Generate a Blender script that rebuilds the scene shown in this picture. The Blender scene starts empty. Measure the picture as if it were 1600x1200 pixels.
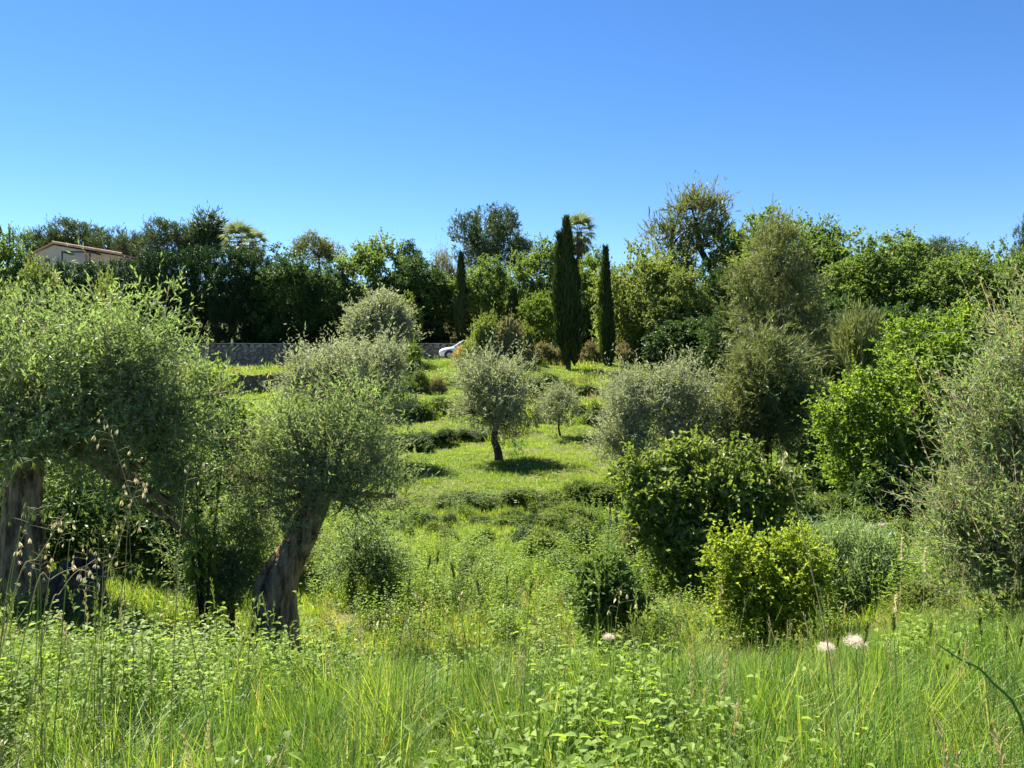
import bpy, math
import numpy as np
from math import radians, sin, cos, pi
from mathutils import Vector, Matrix

# ------------------------------------------------------------------ camera, sky, sun
S = bpy.context.scene
COL = S.collection
EYE, FPX, HOR = 1.6, 1200.0, 560.0      # eye height, focal length in photo pixels, horizon row
cam_d = bpy.data.cameras.new('camera'); cam = bpy.data.objects.new('camera', cam_d); COL.objects.link(cam)
cam.location = (0, 0, EYE); cam.rotation_euler = (pi/2, 0, 0)
cam_d.sensor_width = 36; cam_d.lens = 36*FPX/1600; cam_d.shift_y = -40/1600
cam_d.clip_start = 0.05; cam_d.clip_end = 3000
S.camera = cam
SUN_EL, SUN_AZ = 51.0, -36.0            # azimuth in degrees from straight ahead, negative = left
w = bpy.data.worlds.new('World'); S.world = w; w.use_nodes = True
nt = w.node_tree; nt.nodes.clear()
sky = nt.nodes.new('ShaderNodeTexSky'); sky.sky_type = 'NISHITA'; sky.sun_disc = False
sky.sun_elevation = radians(SUN_EL); sky.sun_rotation = radians(SUN_AZ)
sky.altitude = 100; sky.air_density = 0.75; sky.dust_density = 0.0; sky.ozone_density = 3.0
bg = nt.nodes.new('ShaderNodeBackground'); bg.inputs['Strength'].default_value = 0.052
out = nt.nodes.new('ShaderNodeOutputWorld')
hs = nt.nodes.new('ShaderNodeHueSaturation'); hs.inputs['Saturation'].default_value = 1.22; hs.inputs['Hue'].default_value = .504
nt.links.new(sky.outputs[0], hs.inputs['Color']); nt.links.new(hs.outputs[0], bg.inputs[0]); nt.links.new(bg.outputs[0], out.inputs[0])
sd = bpy.data.lights.new('sun', 'SUN'); so = bpy.data.objects.new('sun', sd); COL.objects.link(so)
sd.energy = 5.0; sd.angle = radians(0.53); sd.color = (1.0, 0.93, 0.80)
az, el = radians(SUN_AZ), radians(SUN_EL)
SUNDIR = Vector((sin(az)*cos(el), cos(az)*cos(el), sin(el)))
so.rotation_euler = SUNDIR.to_track_quat('Z', 'Y').to_euler(); so.location = SUNDIR*60
vs = S.view_settings; vs.view_transform = 'Standard'; vs.look = 'None'; vs.gamma = 1; vs.exposure = 1.97
S.cycles.max_bounces = 8; S.cycles.diffuse_bounces = 4; S.cycles.transmission_bounces = 6
S.cycles.use_adaptive_sampling = False; S.cycles.use_denoising = True; S.cycles.sample_clamp_indirect = 6

# ------------------------------------------------------------------ helpers
RNG = np.random.default_rng(11)
def WX(px, D): return (px-800)/FPX*D
def WZ(py, D): return EYE+(HOR-py)/FPX*D
def norm(v): return v/np.maximum(np.linalg.norm(v, axis=-1, keepdims=True), 1e-9)

def mesh_np(name, verts, faces_by_n, mat=None, smooth=False, mats=None, midx=None):
    """verts (n,3); faces_by_n list of int arrays (m,k)"""
    me = bpy.data.meshes.new(name)
    verts = np.ascontiguousarray(verts, dtype=np.float32)
    fl = [np.asarray(f, dtype=np.int32) for f in faces_by_n if len(f)]
    loops = np.concatenate([f.ravel() for f in fl]) if fl else np.zeros(0, np.int32)
    tot = np.concatenate([np.full(len(f), f.shape[1], np.int32) for f in fl]) if fl else np.zeros(0, np.int32)
    start = np.concatenate([[0], np.cumsum(tot)[:-1]]).astype(np.int32) if len(tot) else tot
    me.vertices.add(len(verts)); me.vertices.foreach_set('co', verts.ravel())
    me.loops.add(len(loops)); me.loops.foreach_set('vertex_index', loops)
    me.polygons.add(len(tot)); me.polygons.foreach_set('loop_start', start); me.polygons.foreach_set('loop_total', tot)
    if midx is not None: me.polygons.foreach_set('material_index', np.asarray(midx, np.int32))
    me.polygons.foreach_set('use_smooth', np.full(len(tot), smooth, bool))
    me.update(calc_edges=True)
    for m in (mats or ([mat] if mat else [])): me.materials.append(m)
    return me

class MB:
    """collects vertices and faces of one mesh"""
    def __init__(s): s.v = []; s.f = {}; s.n = 0
    def add(s, v, f):
        v = np.asarray(v, float); f = np.asarray(f, int)
        s.v.append(v); s.f.setdefault(f.shape[1], []).append(f+s.n); s.n += len(v); return s
    def mesh(s, name, mat=None, smooth=False):
        return mesh_np(name, np.concatenate(s.v), [np.concatenate(a) for a in s.f.values()], mat, smooth)

def obj(name, me, parent=None, loc=(0,0,0), rot=(0,0,0), scale=(1,1,1), mat=None):
    o = bpy.data.objects.new(name, me); COL.objects.link(o)
    o.location = loc; o.rotation_euler = rot; o.scale = scale
    if parent is not None: o.parent = parent
    if mat is not None:
        o.material_slots[0].link = 'OBJECT'; o.material_slots[0].material = mat
    return o
ORD = 'first second third fourth fifth sixth seventh eighth ninth tenth eleventh twelfth thirteenth fourteenth fifteenth sixteenth'.split()
def tag(o, label=None, cat=None, group=None, kind=None):
    if label: o['label'] = label
    if cat: o['category'] = cat
    if group: o['group'] = group
    if kind: o['kind'] = kind
    return o
def thing(name, label, cat, loc=(0,0,0), rz=0, group=None):
    o = bpy.data.objects.new(name, None); COL.objects.link(o); o.empty_display_size = .2
    o.location = loc; o.rotation_euler = (0,0,rz)
    return tag(o, label, cat, group)

def tube(pts, rad, n=7, rough=0., rng=None, ridges=0, ridge_amp=0., twist=0., cap=True):
    pts = np.asarray(pts, float); rad = np.asarray(rad, float); k = len(pts)
    tg = norm(np.gradient(pts, axis=0))
    ref = np.array([1., 0, 0]) if abs(tg[:,0]).mean() < .7 else np.array([0, 1., 0])
    a = norm(ref - (tg@ref)[:,None]*tg); b = np.cross(tg, a)
    th = np.linspace(0, 2*pi, n, endpoint=False)
    R = np.repeat(rad[:,None], n, 1)
    if ridges:
        ph = np.linspace(0, twist, k)[:,None]
        R = R*(1+ridge_amp*np.sin(ridges*th[None]+ph*ridges)+.6*ridge_amp*np.sin((2*ridges+1)*th[None]+1.3+ph*2))
    if rough and rng is not None:
        R = R*(1+rough*rng.standard_normal((k, n)))
        if ridges: R = R*(1+.05*rng.standard_normal((1, n))+.05*np.sin(np.linspace(0, 14, k)[:,None]+3*th[None]+rng.uniform(0, 6)))
    v = pts[:,None]+R[...,None]*(np.cos(th)[None,:,None]*a[:,None]+np.sin(th)[None,:,None]*b[:,None])
    v = v.reshape(-1, 3)
    i = np.arange(k-1)[:,None]*n; j = np.arange(n)[None]; j2 = (j+1) % n
    f = np.stack([i+j, i+j2, i+n+j2, i+n+j], -1).reshape(-1, 4)
    return v, f
def curve_pts(pts, k):
    """Catmull-Rom resample"""
    p = np.asarray(pts, float); p = np.vstack([2*p[0]-p[1], p, 2*p[-1]-p[-2]]); m = len(p)-3
    t = np.linspace(0, m, k); i = np.clip(t.astype(int), 0, m-1); u = (t-i)[:,None]
    a, b, c, d = p[i], p[i+1], p[i+2], p[i+3]
    return .5*((2*b)+(c-a)*u+(2*a-5*b+4*c-d)*u*u+(3*b-a-3*c+d)*u**3)
def box(x0, x1, y0, y1, z0, z1):
    v = [(x,y,z) for z in (z0,z1) for y in (y0,y1) for x in (x0,x1)]
    f = [(0,2,3,1),(4,5,7,6),(0,1,5,4),(2,6,7,3),(0,4,6,2),(1,3,7,5)]
    return np.array(v, float), np.array(f)

# ------------------------------------------------------------------ materials
def new_mat(name):
    m = bpy.data.materials.new(name); m.use_nodes = True
    n = m.node_tree; n.nodes.clear(); o = n.nodes.new('ShaderNodeOutputMaterial')
    return m, n, o
def nd(n, t, **kw):
    x = n.nodes.new(t)
    for k, v in kw.items(): setattr(x, k, v)
    return x
def c4(c): return (c[0], c[1], c[2], 1)
def leaf_mat(name, a, b, trans=.45, tcol=None, rough=.5, spec=.25, dry=None, dryp=0., nscale=1.2, under=None):
    """two leaf colours a..b, varied leaf by leaf and clump by clump, with light passing through"""
    m, n, o = new_mat(name)
    geo = nd(n, 'ShaderNodeNewGeometry'); tc = nd(n, 'ShaderNodeTexCoord'); oi = nd(n, 'ShaderNodeObjectInfo')
    no = nd(n, 'ShaderNodeTexNoise'); no.inputs['Scale'].default_value = nscale; no.inputs['Detail'].default_value = 2
    n.links.new(geo.outputs['Position'], no.inputs['Vector'])
    ad = nd(n, 'ShaderNodeMath', operation='MULTIPLY_ADD'); ad.inputs[1].default_value = .55
    n.links.new(geo.outputs['Random Per Island'], ad.inputs[0])
    ns = nd(n, 'ShaderNodeMath', operation='MULTIPLY_ADD'); ns.inputs[1].default_value = 1.3; ns.inputs[2].default_value = -.45
    n.links.new(no.outputs['Fac'], ns.inputs[0]); n.links.new(ns.outputs[0], ad.inputs[2])
    mx = nd(n, 'ShaderNodeMix', data_type='RGBA'); mx.inputs[6].default_value = c4(a); mx.inputs[7].default_value = c4(b)
    n.links.new(ad.outputs[0], mx.inputs[0]); colr = mx.outputs[2]
    if dry:
        fr = nd(n, 'ShaderNodeMath', operation='MULTIPLY'); fr.inputs[1].default_value = 7.31
        n.links.new(geo.outputs['Random Per Island'], fr.inputs[0])
        f2 = nd(n, 'ShaderNodeMath', operation='FRACT'); n.links.new(fr.outputs[0], f2.inputs[0])
        lt = nd(n, 'ShaderNodeMath', operation='LESS_THAN'); lt.inputs[1].default_value = dryp; n.links.new(f2.outputs[0], lt.inputs[0])
        m2 = nd(n, 'ShaderNodeMix', data_type='RGBA'); m2.inputs[7].default_value = c4(dry)
        n.links.new(lt.outputs[0], m2.inputs[0]); n.links.new(colr, m2.inputs[6]); colr = m2.outputs[2]
    tcolr = colr
    if under:      # paler underside of the blade
        mu = nd(n, 'ShaderNodeMix', data_type='RGBA'); mu.inputs[7].default_value = c4(under)
        n.links.new(geo.outputs['Backfacing'], mu.inputs[0]); n.links.new(colr, mu.inputs[6]); colr = mu.outputs[2]
    p = nd(n, 'ShaderNodeBsdfPrincipled'); p.inputs['Roughness'].default_value = rough
    p.inputs['Specular IOR Level'].default_value = spec
    n.links.new(colr, p.inputs['Base Color'])
    t = nd(n, 'ShaderNodeBsdfTranslucent')
    mt = nd(n, 'ShaderNodeMix', data_type='RGBA', blend_type='MULTIPLY'); mt.inputs[0].default_value = 1
    mt.inputs[7].default_value = c4(tcol or (1.4, 1.42, .75)); mt.clamp_result = False
    n.links.new(tcolr, mt.inputs[6]); n.links.new(mt.outputs[2], t.inputs['Color'])
    ms = nd(n, 'ShaderNodeMixShader'); ms.inputs[0].default_value = trans
    n.links.new(p.outputs[0], ms.inputs[1]); n.links.new(t.outputs[0], ms.inputs[2]); n.links.new(ms.outputs[0], o.inputs[0])
    return m
def rough_mat(name, a, b, scale=4., rough=.85, bump=.3, stretch=(1,1,1), c=None, dist=.03, spec=.2):
    m, n, o = new_mat(name)
    tc = nd(n, 'ShaderNodeTexCoord'); mp = nd(n, 'ShaderNodeMapping'); mp.inputs['Scale'].default_value = stretch
    n.links.new(tc.outputs['Object'], mp.inputs[0])
    no = nd(n, 'ShaderNodeTexNoise'); no.inputs['Scale'].default_value = scale; no.inputs['Detail'].default_value = 6; no.inputs['Roughness'].default_value = .62
    n.links.new(mp.outputs[0], no.inputs[0])
    r = nd(n, 'ShaderNodeValToRGB'); r.color_ramp.elements[0].position = .38; r.color_ramp.elements[1].position = .64
    r.color_ramp.elements[0].color = c4(a); r.color_ramp.elements[1].color = c4(b)
    n.links.new(no.outputs['Fac'], r.inputs[0]); colr = r.outputs[0]
    if c:
        oi = nd(n, 'ShaderNodeObjectInfo'); m2 = nd(n, 'ShaderNodeMix', data_type='RGBA'); m2.inputs[7].default_value = c4(c)
        ml = nd(n, 'ShaderNodeMath', operation='MULTIPLY'); ml.inputs[1].default_value = .7
        n.links.new(oi.outputs['Random'], ml.inputs[0]); n.links.new(ml.outputs[0], m2.inputs[0]); n.links.new(colr, m2.inputs[6]); colr = m2.outputs[2]
    p = nd(n, 'ShaderNodeBsdfPrincipled'); p.inputs['Roughness'].default_value = rough; p.inputs['Specular IOR Level'].default_value = spec
    n.links.new(colr, p.inputs['Base Color'])
    if bump:
        bp = nd(n, 'ShaderNodeBump'); bp.inputs['Strength'].default_value = bump; bp.inputs['Distance'].default_value = dist
        n.links.new(no.outputs['Fac'], bp.inputs['Height']); n.links.new(bp.outputs[0], p.inputs['Normal'])
    n.links.new(p.outputs[0], o.inputs[0]); return m
def plain(name, col, rough=.5, metal=0., spec=.5, coat=0.):
    m, n, o = new_mat(name); p = nd(n, 'ShaderNodeBsdfPrincipled')
    p.inputs['Base Color'].default_value = c4(col); p.inputs['Roughness'].default_value = rough
    p.inputs['Metallic'].default_value = metal; p.inputs['Specular IOR Level'].default_value = spec; p.inputs['Coat Weight'].default_value = coat
    n.links.new(p.outputs[0], o.inputs[0]); return m

M = {}
M['olive'] = leaf_mat('olive_leaf', (.095,.140,.062), (.215,.280,.150), .48, (1.35,1.45,.62), .5, .3, under=(.26,.30,.19))
M['olive_far'] = leaf_mat('olive_leaf_silver', (.155,.180,.098), (.315,.345,.208), .42, (1.15,1.18,.8), .55, .25, under=(.31,.33,.26), nscale=.8)
M['oak'] = leaf_mat('oak_leaf', (.066,.110,.028), (.172,.240,.068), .50, nscale=.45)
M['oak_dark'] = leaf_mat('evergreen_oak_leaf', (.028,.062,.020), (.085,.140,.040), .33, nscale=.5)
M['green'] = leaf_mat('fresh_leaf', (.080,.135,.024), (.190,.260,.055), .45, nscale=.6)
M['fig'] = leaf_mat('fig_leaf', (.080,.130,.030), (.210,.275,.078), .36, (1.6,1.5,.6), .5, .25, nscale=.9)
M['pale'] = leaf_mat('pale_leaf', (.095,.138,.042), (.210,.265,.085), .42, (1.5,1.45,.7), nscale=.5)
M['bright'] = leaf_mat('bright_leaf', (.085,.150,.024), (.195,.275,.055), .5, (1.45,1.45,.6), nscale=.8)
M['yellow'] = leaf_mat('yellow_leaf', (.125,.200,.024), (.270,.340,.060), .5, (1.5,1.4,.5), nscale=2.)
M['hedge'] = leaf_mat('hedge_leaf', (.012,.034,.015), (.040,.080,.028), .22, (1.5,1.6,.8), nscale=.6)
M['cypress'] = leaf_mat('cypress_leaf', (.018,.036,.012), (.062,.088,.024), .22, (1.5,1.5,.6), nscale=.7)
M['pine'] = leaf_mat('pine_needle', (.090,.115,.042), (.205,.230,.092), .32, (1.4,1.35,.7), nscale=.5)
M['pine_dark'] = leaf_mat('pine_needle_dark', (.040,.066,.034), (.100,.145,.065), .28, (1.3,1.35,.8), nscale=.5)
M['pine_brown'] = leaf_mat('tamarisk_needle', (.085,.115,.045), (.200,.235,.100), .34, (1.35,1.25,.7), nscale=.7)
M['bramble'] = leaf_mat('bramble_leaf', (.055,.095,.020), (.165,.225,.050), .38, nscale=1.5)
M['shrub_dk'] = leaf_mat('glossy_shrub_leaf', (.060,.112,.030), (.145,.215,.060), .35, rough=.5, spec=.3)
M['broom'] = leaf_mat('broom_flower', (.45,.30,.01), (.65,.46,.02), .3, (1.2,1.1,.5))
M['drybush'] = leaf_mat('dry_shrub_leaf', (.135,.142,.062), (.275,.268,.128), .35, (1.2,1.1,.8))
M['reed'] = leaf_mat('reed_leaf', (.105,.170,.075), (.240,.320,.165), .4, (1.4,1.4,.7))
M['palm'] = leaf_mat('palm_leaf', (.105,.145,.062), (.225,.265,.130), .3, (1.3,1.25,.7), .7, .1, nscale=.4)
M['palm_dead'] = leaf_mat('dead_palm_leaf', (.10,.085,.045), (.20,.165,.09), .2, (1,1,1))
M['grass'] = leaf_mat('grass_blade', (.085,.170,.026), (.250,.370,.085), .40, (1.55,1.45,.55), .5, .28, dry=(.33,.29,.12), dryp=.09, nscale=.7)
M['grass_dk'] = leaf_mat('grass_blade_dark', (.045,.112,.020), (.130,.230,.055), .35, (1.5,1.45,.6), .5, .28, nscale=1.5)
M['grass_yl'] = leaf_mat('grass_blade_yellow', (.150,.220,.040), (.315,.400,.110), .45, (1.4,1.35,.6), .5, .28, dry=(.50,.46,.24), dryp=.10, nscale=1.1)
M['grass_short'] = leaf_mat('lawn_blade', (.105,.190,.030), (.235,.345,.075), .45, (1.55,1.45,.5), .5, .25, dry=(.36,.33,.13), dryp=.07, nscale=.22)
M['grass_dry'] = leaf_mat('dry_grass_blade', (.19,.18,.06), (.36,.31,.13), .4, (1.2,1.15,.7), nscale=.5)
M['herb'] = leaf_mat('herb_leaf', (.105,.190,.028), (.275,.370,.070), .48, (1.55,1.5,.5), .6, .2, nscale=1.6)
M['straw'] = leaf_mat('straw_stalk', (.30,.27,.12), (.46,.41,.22), .3, (1.1,1.05,.8))
M['green_stalk'] = leaf_mat('green_stalk', (.12,.18,.04), (.24,.29,.09), .3, (1.3,1.25,.7))
M['husk'] = leaf_mat('oat_husk', (.52,.47,.28), (.72,.67,.46), .4, (1.1,1.05,.9))
M['bark'] = rough_mat('olive_bark', (.060,.038,.022), (.44,.30,.18), 7, .9, .8, (1.6,1.6,.35), dist=.04)
M['bark_dk'] = rough_mat('dark_bark', (.030,.024,.018), (.10,.080,.058), 6, .9, .6, (1,1,.4))
M['ground'] = None
M['stone'] = rough_mat('wall_stone', (.22,.17,.115), (.52,.43,.31), 5, .9, .5, c=(.13,.10,.085))
M['stone_red'] = rough_mat('terrace_stone', (.10,.072,.055), (.30,.235,.185), 6, .9, .6, c=(.09,.06,.05))
M['mortar'] = rough_mat('mortar', (.15,.135,.11), (.28,.255,.21), 6, .95, .5)
M['coping'] = rough_mat('coping', (.30,.29,.26), (.44,.42,.37), 3, .9, .3)
M['render_w'] = rough_mat('house_plaster', (.52,.43,.36), (.60,.50,.42), 1.2, .9, .1)
M['render_p'] = rough_mat('plaster_sunlit_and_frame', (.72,.50,.36), (.80,.57,.42), 1.2, .9, .1)  # peach tone puts sunlight into the right wall's colour; also the window frame
M['tile'] = rough_mat('roof_tile', (.78,.46,.33), (.90,.60,.45), 2.5, .85, .3, c=(.45,.25,.15))
M['dark_metal'] = plain('dark_frame', (.03,.035,.035), .5)
M['road'] = rough_mat('asphalt', (.16,.15,.14), (.24,.23,.21), 8, .9, .2)
M['paint'] = plain('white_car_paint', (.80,.81,.82), .25, coat=.6)
M['glass'] = plain('car_glass', (.02,.025,.03), .06, spec=.8)
M['rubber'] = plain('black_rubber', (.02,.02,.02), .8)
M['chrome'] = plain('wheel_alloy', (.45,.46,.47), .3, .8)
M['lamp'] = plain('headlamp_lens', (.60,.63,.66), .1, spec=.8)
M['wood'] = rough_mat('weathered_wood', (.14,.11,.08), (.30,.25,.19), 9, .9, .4, (1,1,.2))
M['fluff'] = leaf_mat('seed_fluff', (.62,.52,.44), (.80,.72,.64), .5, (1.1,1.05,1))
M['white_flower'] = leaf_mat('white_petal', (.78,.78,.68), (.88,.88,.80), .35, (1,1,.9))
M['yellow_flower'] = leaf_mat('yellow_petal', (.62,.48,.06), (.78,.64,.12), .35, (1,1,.7))

def ground_mat():
    m, n, o = new_mat('ground_soil_grass')
    geo = nd(n, 'ShaderNodeNewGeometry')
    n1 = nd(n, 'ShaderNodeTexNoise'); n1.inputs['Scale'].default_value = .35; n1.inputs['Detail'].default_value = 5
    n2 = nd(n, 'ShaderNodeTexNoise'); n2.inputs['Scale'].default_value = 9; n2.inputs['Detail'].default_value = 5
    for x in (n1, n2): n.links.new(geo.outputs['Position'], x.inputs[0])
    r1 = nd(n, 'ShaderNodeValToRGB'); e = r1.color_ramp.elements
    e[0].position = .36; e[0].color = (.075,.115,.020,1); e[1].position = .66; e[1].color = (.135,.135,.045,1)
    r2 = nd(n, 'ShaderNodeValToRGB'); e = r2.color_ramp.elements
    e[0].position = .35; e[0].color = (.45,.45,.45,1); e[1].position = .68; e[1].color = (1.25,1.25,1.2,1)
    n.links.new(n1.outputs['Fac'], r1.inputs[0]); n.links.new(n2.outputs['Fac'], r2.inputs[0])
    mx = nd(n, 'ShaderNodeMix', data_type='RGBA', blend_type='MULTIPLY'); mx.inputs[0].default_value = 1
    n.links.new(r1.outputs[0], mx.inputs[6]); n.links.new(r2.outputs[0], mx.inputs[7])
    p = nd(n, 'ShaderNodeBsdfPrincipled'); p.inputs['Roughness'].default_value = .95; p.inputs['Specular IOR Level'].default_value = .1
    bp = nd(n, 'ShaderNodeBump'); bp.inputs['Strength'].default_value = .6; bp.inputs['Distance'].default_value = .05
    n.links.new(n2.outputs['Fac'], bp.inputs['Height']); n.links.new(bp.outputs[0], p.inputs['Normal'])
    n.links.new(mx.outputs[2], p.inputs['Base Color']); n.links.new(p.outputs[0], o.inputs[0]); return m
M['ground'] = ground_mat()

# ------------------------------------------------------------------ terrain
COLS = [
 (100, [(0,0),(2,0),(4,-.25),(6,-.75),(9,-1.3),(12,-1.65),(17,-2.0),(24,-1.9),(32,-1.5),(40,-.95),(46.95,-.65),(47.25,.6),(54,.85),(56,.7),(57,.95),(62,.95),(64,2.2),(75,6),(85,9.5),(110,13),(160,15)]),
 (400, [(0,0),(2,0),(4,-.3),(6,-1.05),(7.5,-1.75),(9,-2.0),(12,-2.2),(17,-2.3),(22,-2.1),(30,-1.7),(40,-1.0),(46.95,-.65),(47.25,.6),(54,.85),(56,.7),(57,.95),(62,.95),(64,2.2),(75,4.5),(100,9.5),(160,15)]),
 *[(px, [(0,0),(2,0),(4,-.3),(6,-1.05),(8,-1.8),(11,-2.0),(14.5,-2.27),(19,-2.6),(21,-2.6),(22,-2.2),(d1-.3,-2.05),(d1+.5,-1.45),(d2-.4,-1.35),(d2+.6,-.55),(d3-.5,-.35),(d3+.5,.45),(50,.98),(56,1.4),(57,1.5),(62,1.5),(64,1.9),(80,4.5),(110,9),(160,14)])
   for px, d1, d2, d3 in ((580,29.2,34.6,42.),(625,30.4,35.8,43.),(670,31.6,37.,44.),(715,32.8,38.2,45.),(760,34.,39.4,46.))],
 (900, [(0,0),(2,0),(4,-.25),(6,-1.05),(8,-1.8),(11,-2.05),(14.5,-2.3),(19,-2.65),(21.2,-2.6),(22.2,-2.15),(28,-2.15),(33,-1.75),(36,-1.5),(36.8,-1.0),(43,-.5),(44,-.1),(52,.8),(57,1.45),(62,1.5),(66,2.0),(80,4.5),(110,9),(160,14)]),
 (1200,[(0,0),(2,0),(4,-.25),(6,-1.0),(8,-1.72),(11,-2.1),(14.5,-2.35),(19,-2.5),(24,-2.2),(28,-2.0),(36,-1.2),(44,-.3),(52,.8),(60,1.6),(80,4.5),(110,8),(160,12)]),
 (1500,[(0,0),(2,0),(4,-.2),(6,-.7),(8,-1.1),(11,-1.65),(15,-2.2),(20,-2.2),(28,-1.6),(36,-.6),(44,.6),(60,2),(80,4.5),(110,7),(160,10)]),
]
CT = np.array([(c[0]-800)/FPX for c in COLS])
def H(x, y):
    x = np.asarray(x, float); y = np.asarray(y, float)
    t = np.clip(x/np.maximum(y, 5.), CT[0], CT[-1])
    Z = np.stack([np.interp(np.maximum(y, 0)+0*x, *np.array(c[1], float).T) for c in COLS])
    i = np.clip(np.searchsorted(CT, t)-1, 0, len(CT)-2)
    u = (t-CT[i])/(CT[i+1]-CT[i]); u = u*u*(3-2*u)
    z = np.take_along_axis(Z, i[None], 0)[0]*(1-u)+np.take_along_axis(Z, i[None]+1, 0)[0]*u
    b = .05*np.sin(x*1.3+.7*y)+.04*np.sin(2.1*y-1.1*x+1)+.03*np.sin(3.7*x+2.9*y)
    return z + b*np.clip((y-3)/4, 0, 1)*np.where((y > 55.5) & (y < 63), .1, 1)
def h1(x, y): return float(H(np.array([x]), np.array([y]))[0])

xs = np.concatenate([-np.geomspace(46, 420, 26)[::-1], np.arange(-45, 45.1, .4), np.geomspace(46, 420, 26)])
ys = np.concatenate([-np.geomspace(3, 120, 14)[::-1], np.arange(-2.5, 12, .25), np.arange(12, 68, .33), np.geomspace(68.5, 900, 50)])
GX, GY = np.meshgrid(xs, ys); GZ = H(GX, GY)
nx, ny = len(xs), len(ys)
ii = (np.arange(ny-1)[:,None]*nx+np.arange(nx-1)[None]).ravel()
me = mesh_np('ground', np.stack([GX,GY,GZ], -1).reshape(-1,3), [np.stack([ii,ii+1,ii+nx+1,ii+nx], -1)], M['ground'], True)
tag(obj('ground', me), kind='structure')
# road along the top terrace
rx = np.arange(-60, 34.1, 1.0); ry = np.array([57.2, 58.5, 60, 61.3])
RX, RY = np.meshgrid(rx, ry); RZ = H(RX, RY)+.03
ii = (np.arange(3)[:,None]*len(rx)+np.arange(len(rx)-1)[None]).ravel()
me = mesh_np('road', np.stack([RX,RY,RZ], -1).reshape(-1,3), [np.stack([ii,ii+1,ii+len(rx)+1,ii+len(rx)], -1)], M['road'], True)
tag(obj('road', me), kind='structure')

# ------------------------------------------------------------------ foliage generator
def leaf_quads(P, D, N, L, W, fold=.25):
    """one rhombic, slightly folded leaf per row"""
    Sd = norm(np.cross(D, N)); N = np.cross(Sd, D)
    L = np.asarray(L)[...,None]; W = np.asarray(W)[...,None]
    v = np.stack([P, P+D*L*.42+Sd*W*.5+N*W*fold, P+D*L, P+D*L*.42-Sd*W*.5+N*W*fold], 1).reshape(-1, 3)
    n = len(P); f = np.arange(4*n).reshape(n, 4)
    return v, f
def rand_dir(rng, n):
    v = rng.standard_normal((n, 3)); return norm(v)
def lobe_points(rng, lobes, n, rmin=.62, bottom=-1.):
    lobes = np.asarray(lobes, float); a = (lobes[:,3]*lobes[:,4]*lobes[:,5])**(2/3); out_p = []; out_n = []; got = 0
    for _ in range(30):
        k = rng.choice(len(lobes), n*2, p=a/a.sum()); d = rand_dir(rng, n*2)
        r = rmin+(1-rmin)*np.sqrt(rng.random(n*2))
        p = lobes[k,:3]+d*lobes[k,3:6]*r[:,None]
        ok = d[:,2] > bottom
        for L in lobes:
            q = np.linalg.norm((p-L[:3])/L[3:6], axis=1); ok &= q > rmin*.92
        out_p.append(p[ok]); out_n.append(norm(d[ok]/lobes[k[ok],3:6])); got += ok.sum()
        if got >= n: break
    return np.concatenate(out_p)[:n], np.concatenate(out_n)[:n]
def auto_lobes(rng, c, r, k=9, s=(.38,.58), reach=.62, core=.72, zmin=-.5, ball=False):
    c = np.asarray(c, float); r = np.asarray(r, float)
    L = [np.concatenate([c, r*core])]
    for i in range(k):
        d = rand_dir(rng, 1)[0]
        while d[2] < zmin: d = rand_dir(rng, 1)[0]
        q = rng.uniform(*s); rr_ = np.array([r[0], r[1], min(r[2], r[0])]) if ball else r
        L.append(np.concatenate([c+d*r*(1-q*.95)*rng.uniform(.86, 1.1) if ball else c+d*r*min(reach*1.02, 1-q*.95)*rng.uniform(.9, 1.1), rr_*q*rng.uniform(.85, 1.15, 3)]))
    return np.array(L)
def foliage(rng, lobes, n_clump, n_twig, n_leaf, tl, L, W, up=.35, outw=.8, jit=.55, crad=.12, ldir=.55, lj=.7, rmin=.6, fold=.25, bottom=-1., droop=0., shoot=.12, nup=.6, bumpy=.12, gaps=.45, want_twigs=False):
    C, Nn = lobe_points(rng, lobes, int(n_clump*(1+gaps)), rmin, bottom); R_ = float(np.mean(np.asarray(lobes)[:,3:6]))*2.2
    def n3(f):
        q = 0
        for _ in range(6):
            w_ = rand_dir(rng, 1)[0]*f/R_*rng.uniform(.7, 1.5); q = q+np.sin(C@w_+rng.uniform(0, 6.28))
        return q/2.4
    keep = n3(6.) > -1.+1.1*gaps; b_ = n3(4.)*.6+n3(9.)*.4
    C = C+Nn*(b_*R_*bumpy)[:,None]; C, Nn = C[keep], Nn[keep]; m = len(C)
    size = rng.uniform(.6, 1.35, m)
    O = np.repeat(C, n_twig, 0)+rng.standard_normal((m*n_twig, 3))*crad*np.repeat(size, n_twig)[:,None]
    Dv = norm(np.repeat(Nn, n_twig, 0)*outw+np.array([0, 0, up])+rng.standard_normal((m*n_twig, 3))*jit)
    TL = tl*rng.uniform(.5, 1.35, m*n_twig)*np.repeat(size, n_twig)*np.where(rng.random(m*n_twig) < shoot, 2.1, 1.)
    C = C+Nn*(rng.standard_normal(m)*.35*tl)[:,None]; O += np.repeat(Nn*(np.abs(rng.standard_normal(m))*.35*tl)[:,None], n_twig, 0)
    s = (np.arange(n_leaf)+.6)/n_leaf
    s = np.tile(s, m*n_twig)+rng.uniform(-.06, .06, m*n_twig*n_leaf)
    Or = np.repeat(O, n_leaf, 0); Dr = np.repeat(Dv, n_leaf, 0); T = np.repeat(TL, n_leaf)
    P = Or+Dr*(s*T)[:,None]; P[:,2] -= droop*(s*s)*T
    D = norm(Dr*ldir+rng.standard_normal(P.shape)*lj*.577)
    N = rng.standard_normal(P.shape); N[:,2] += nup
    k = len(P)
    v, f = leaf_quads(P, D, N, L*rng.uniform(.7, 1.3, k), W*rng.uniform(.75, 1.25, k), fold)
    if want_twigs: return v, f, C, (O, O+Dv*TL[:,None])
    return v, f, C
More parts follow.
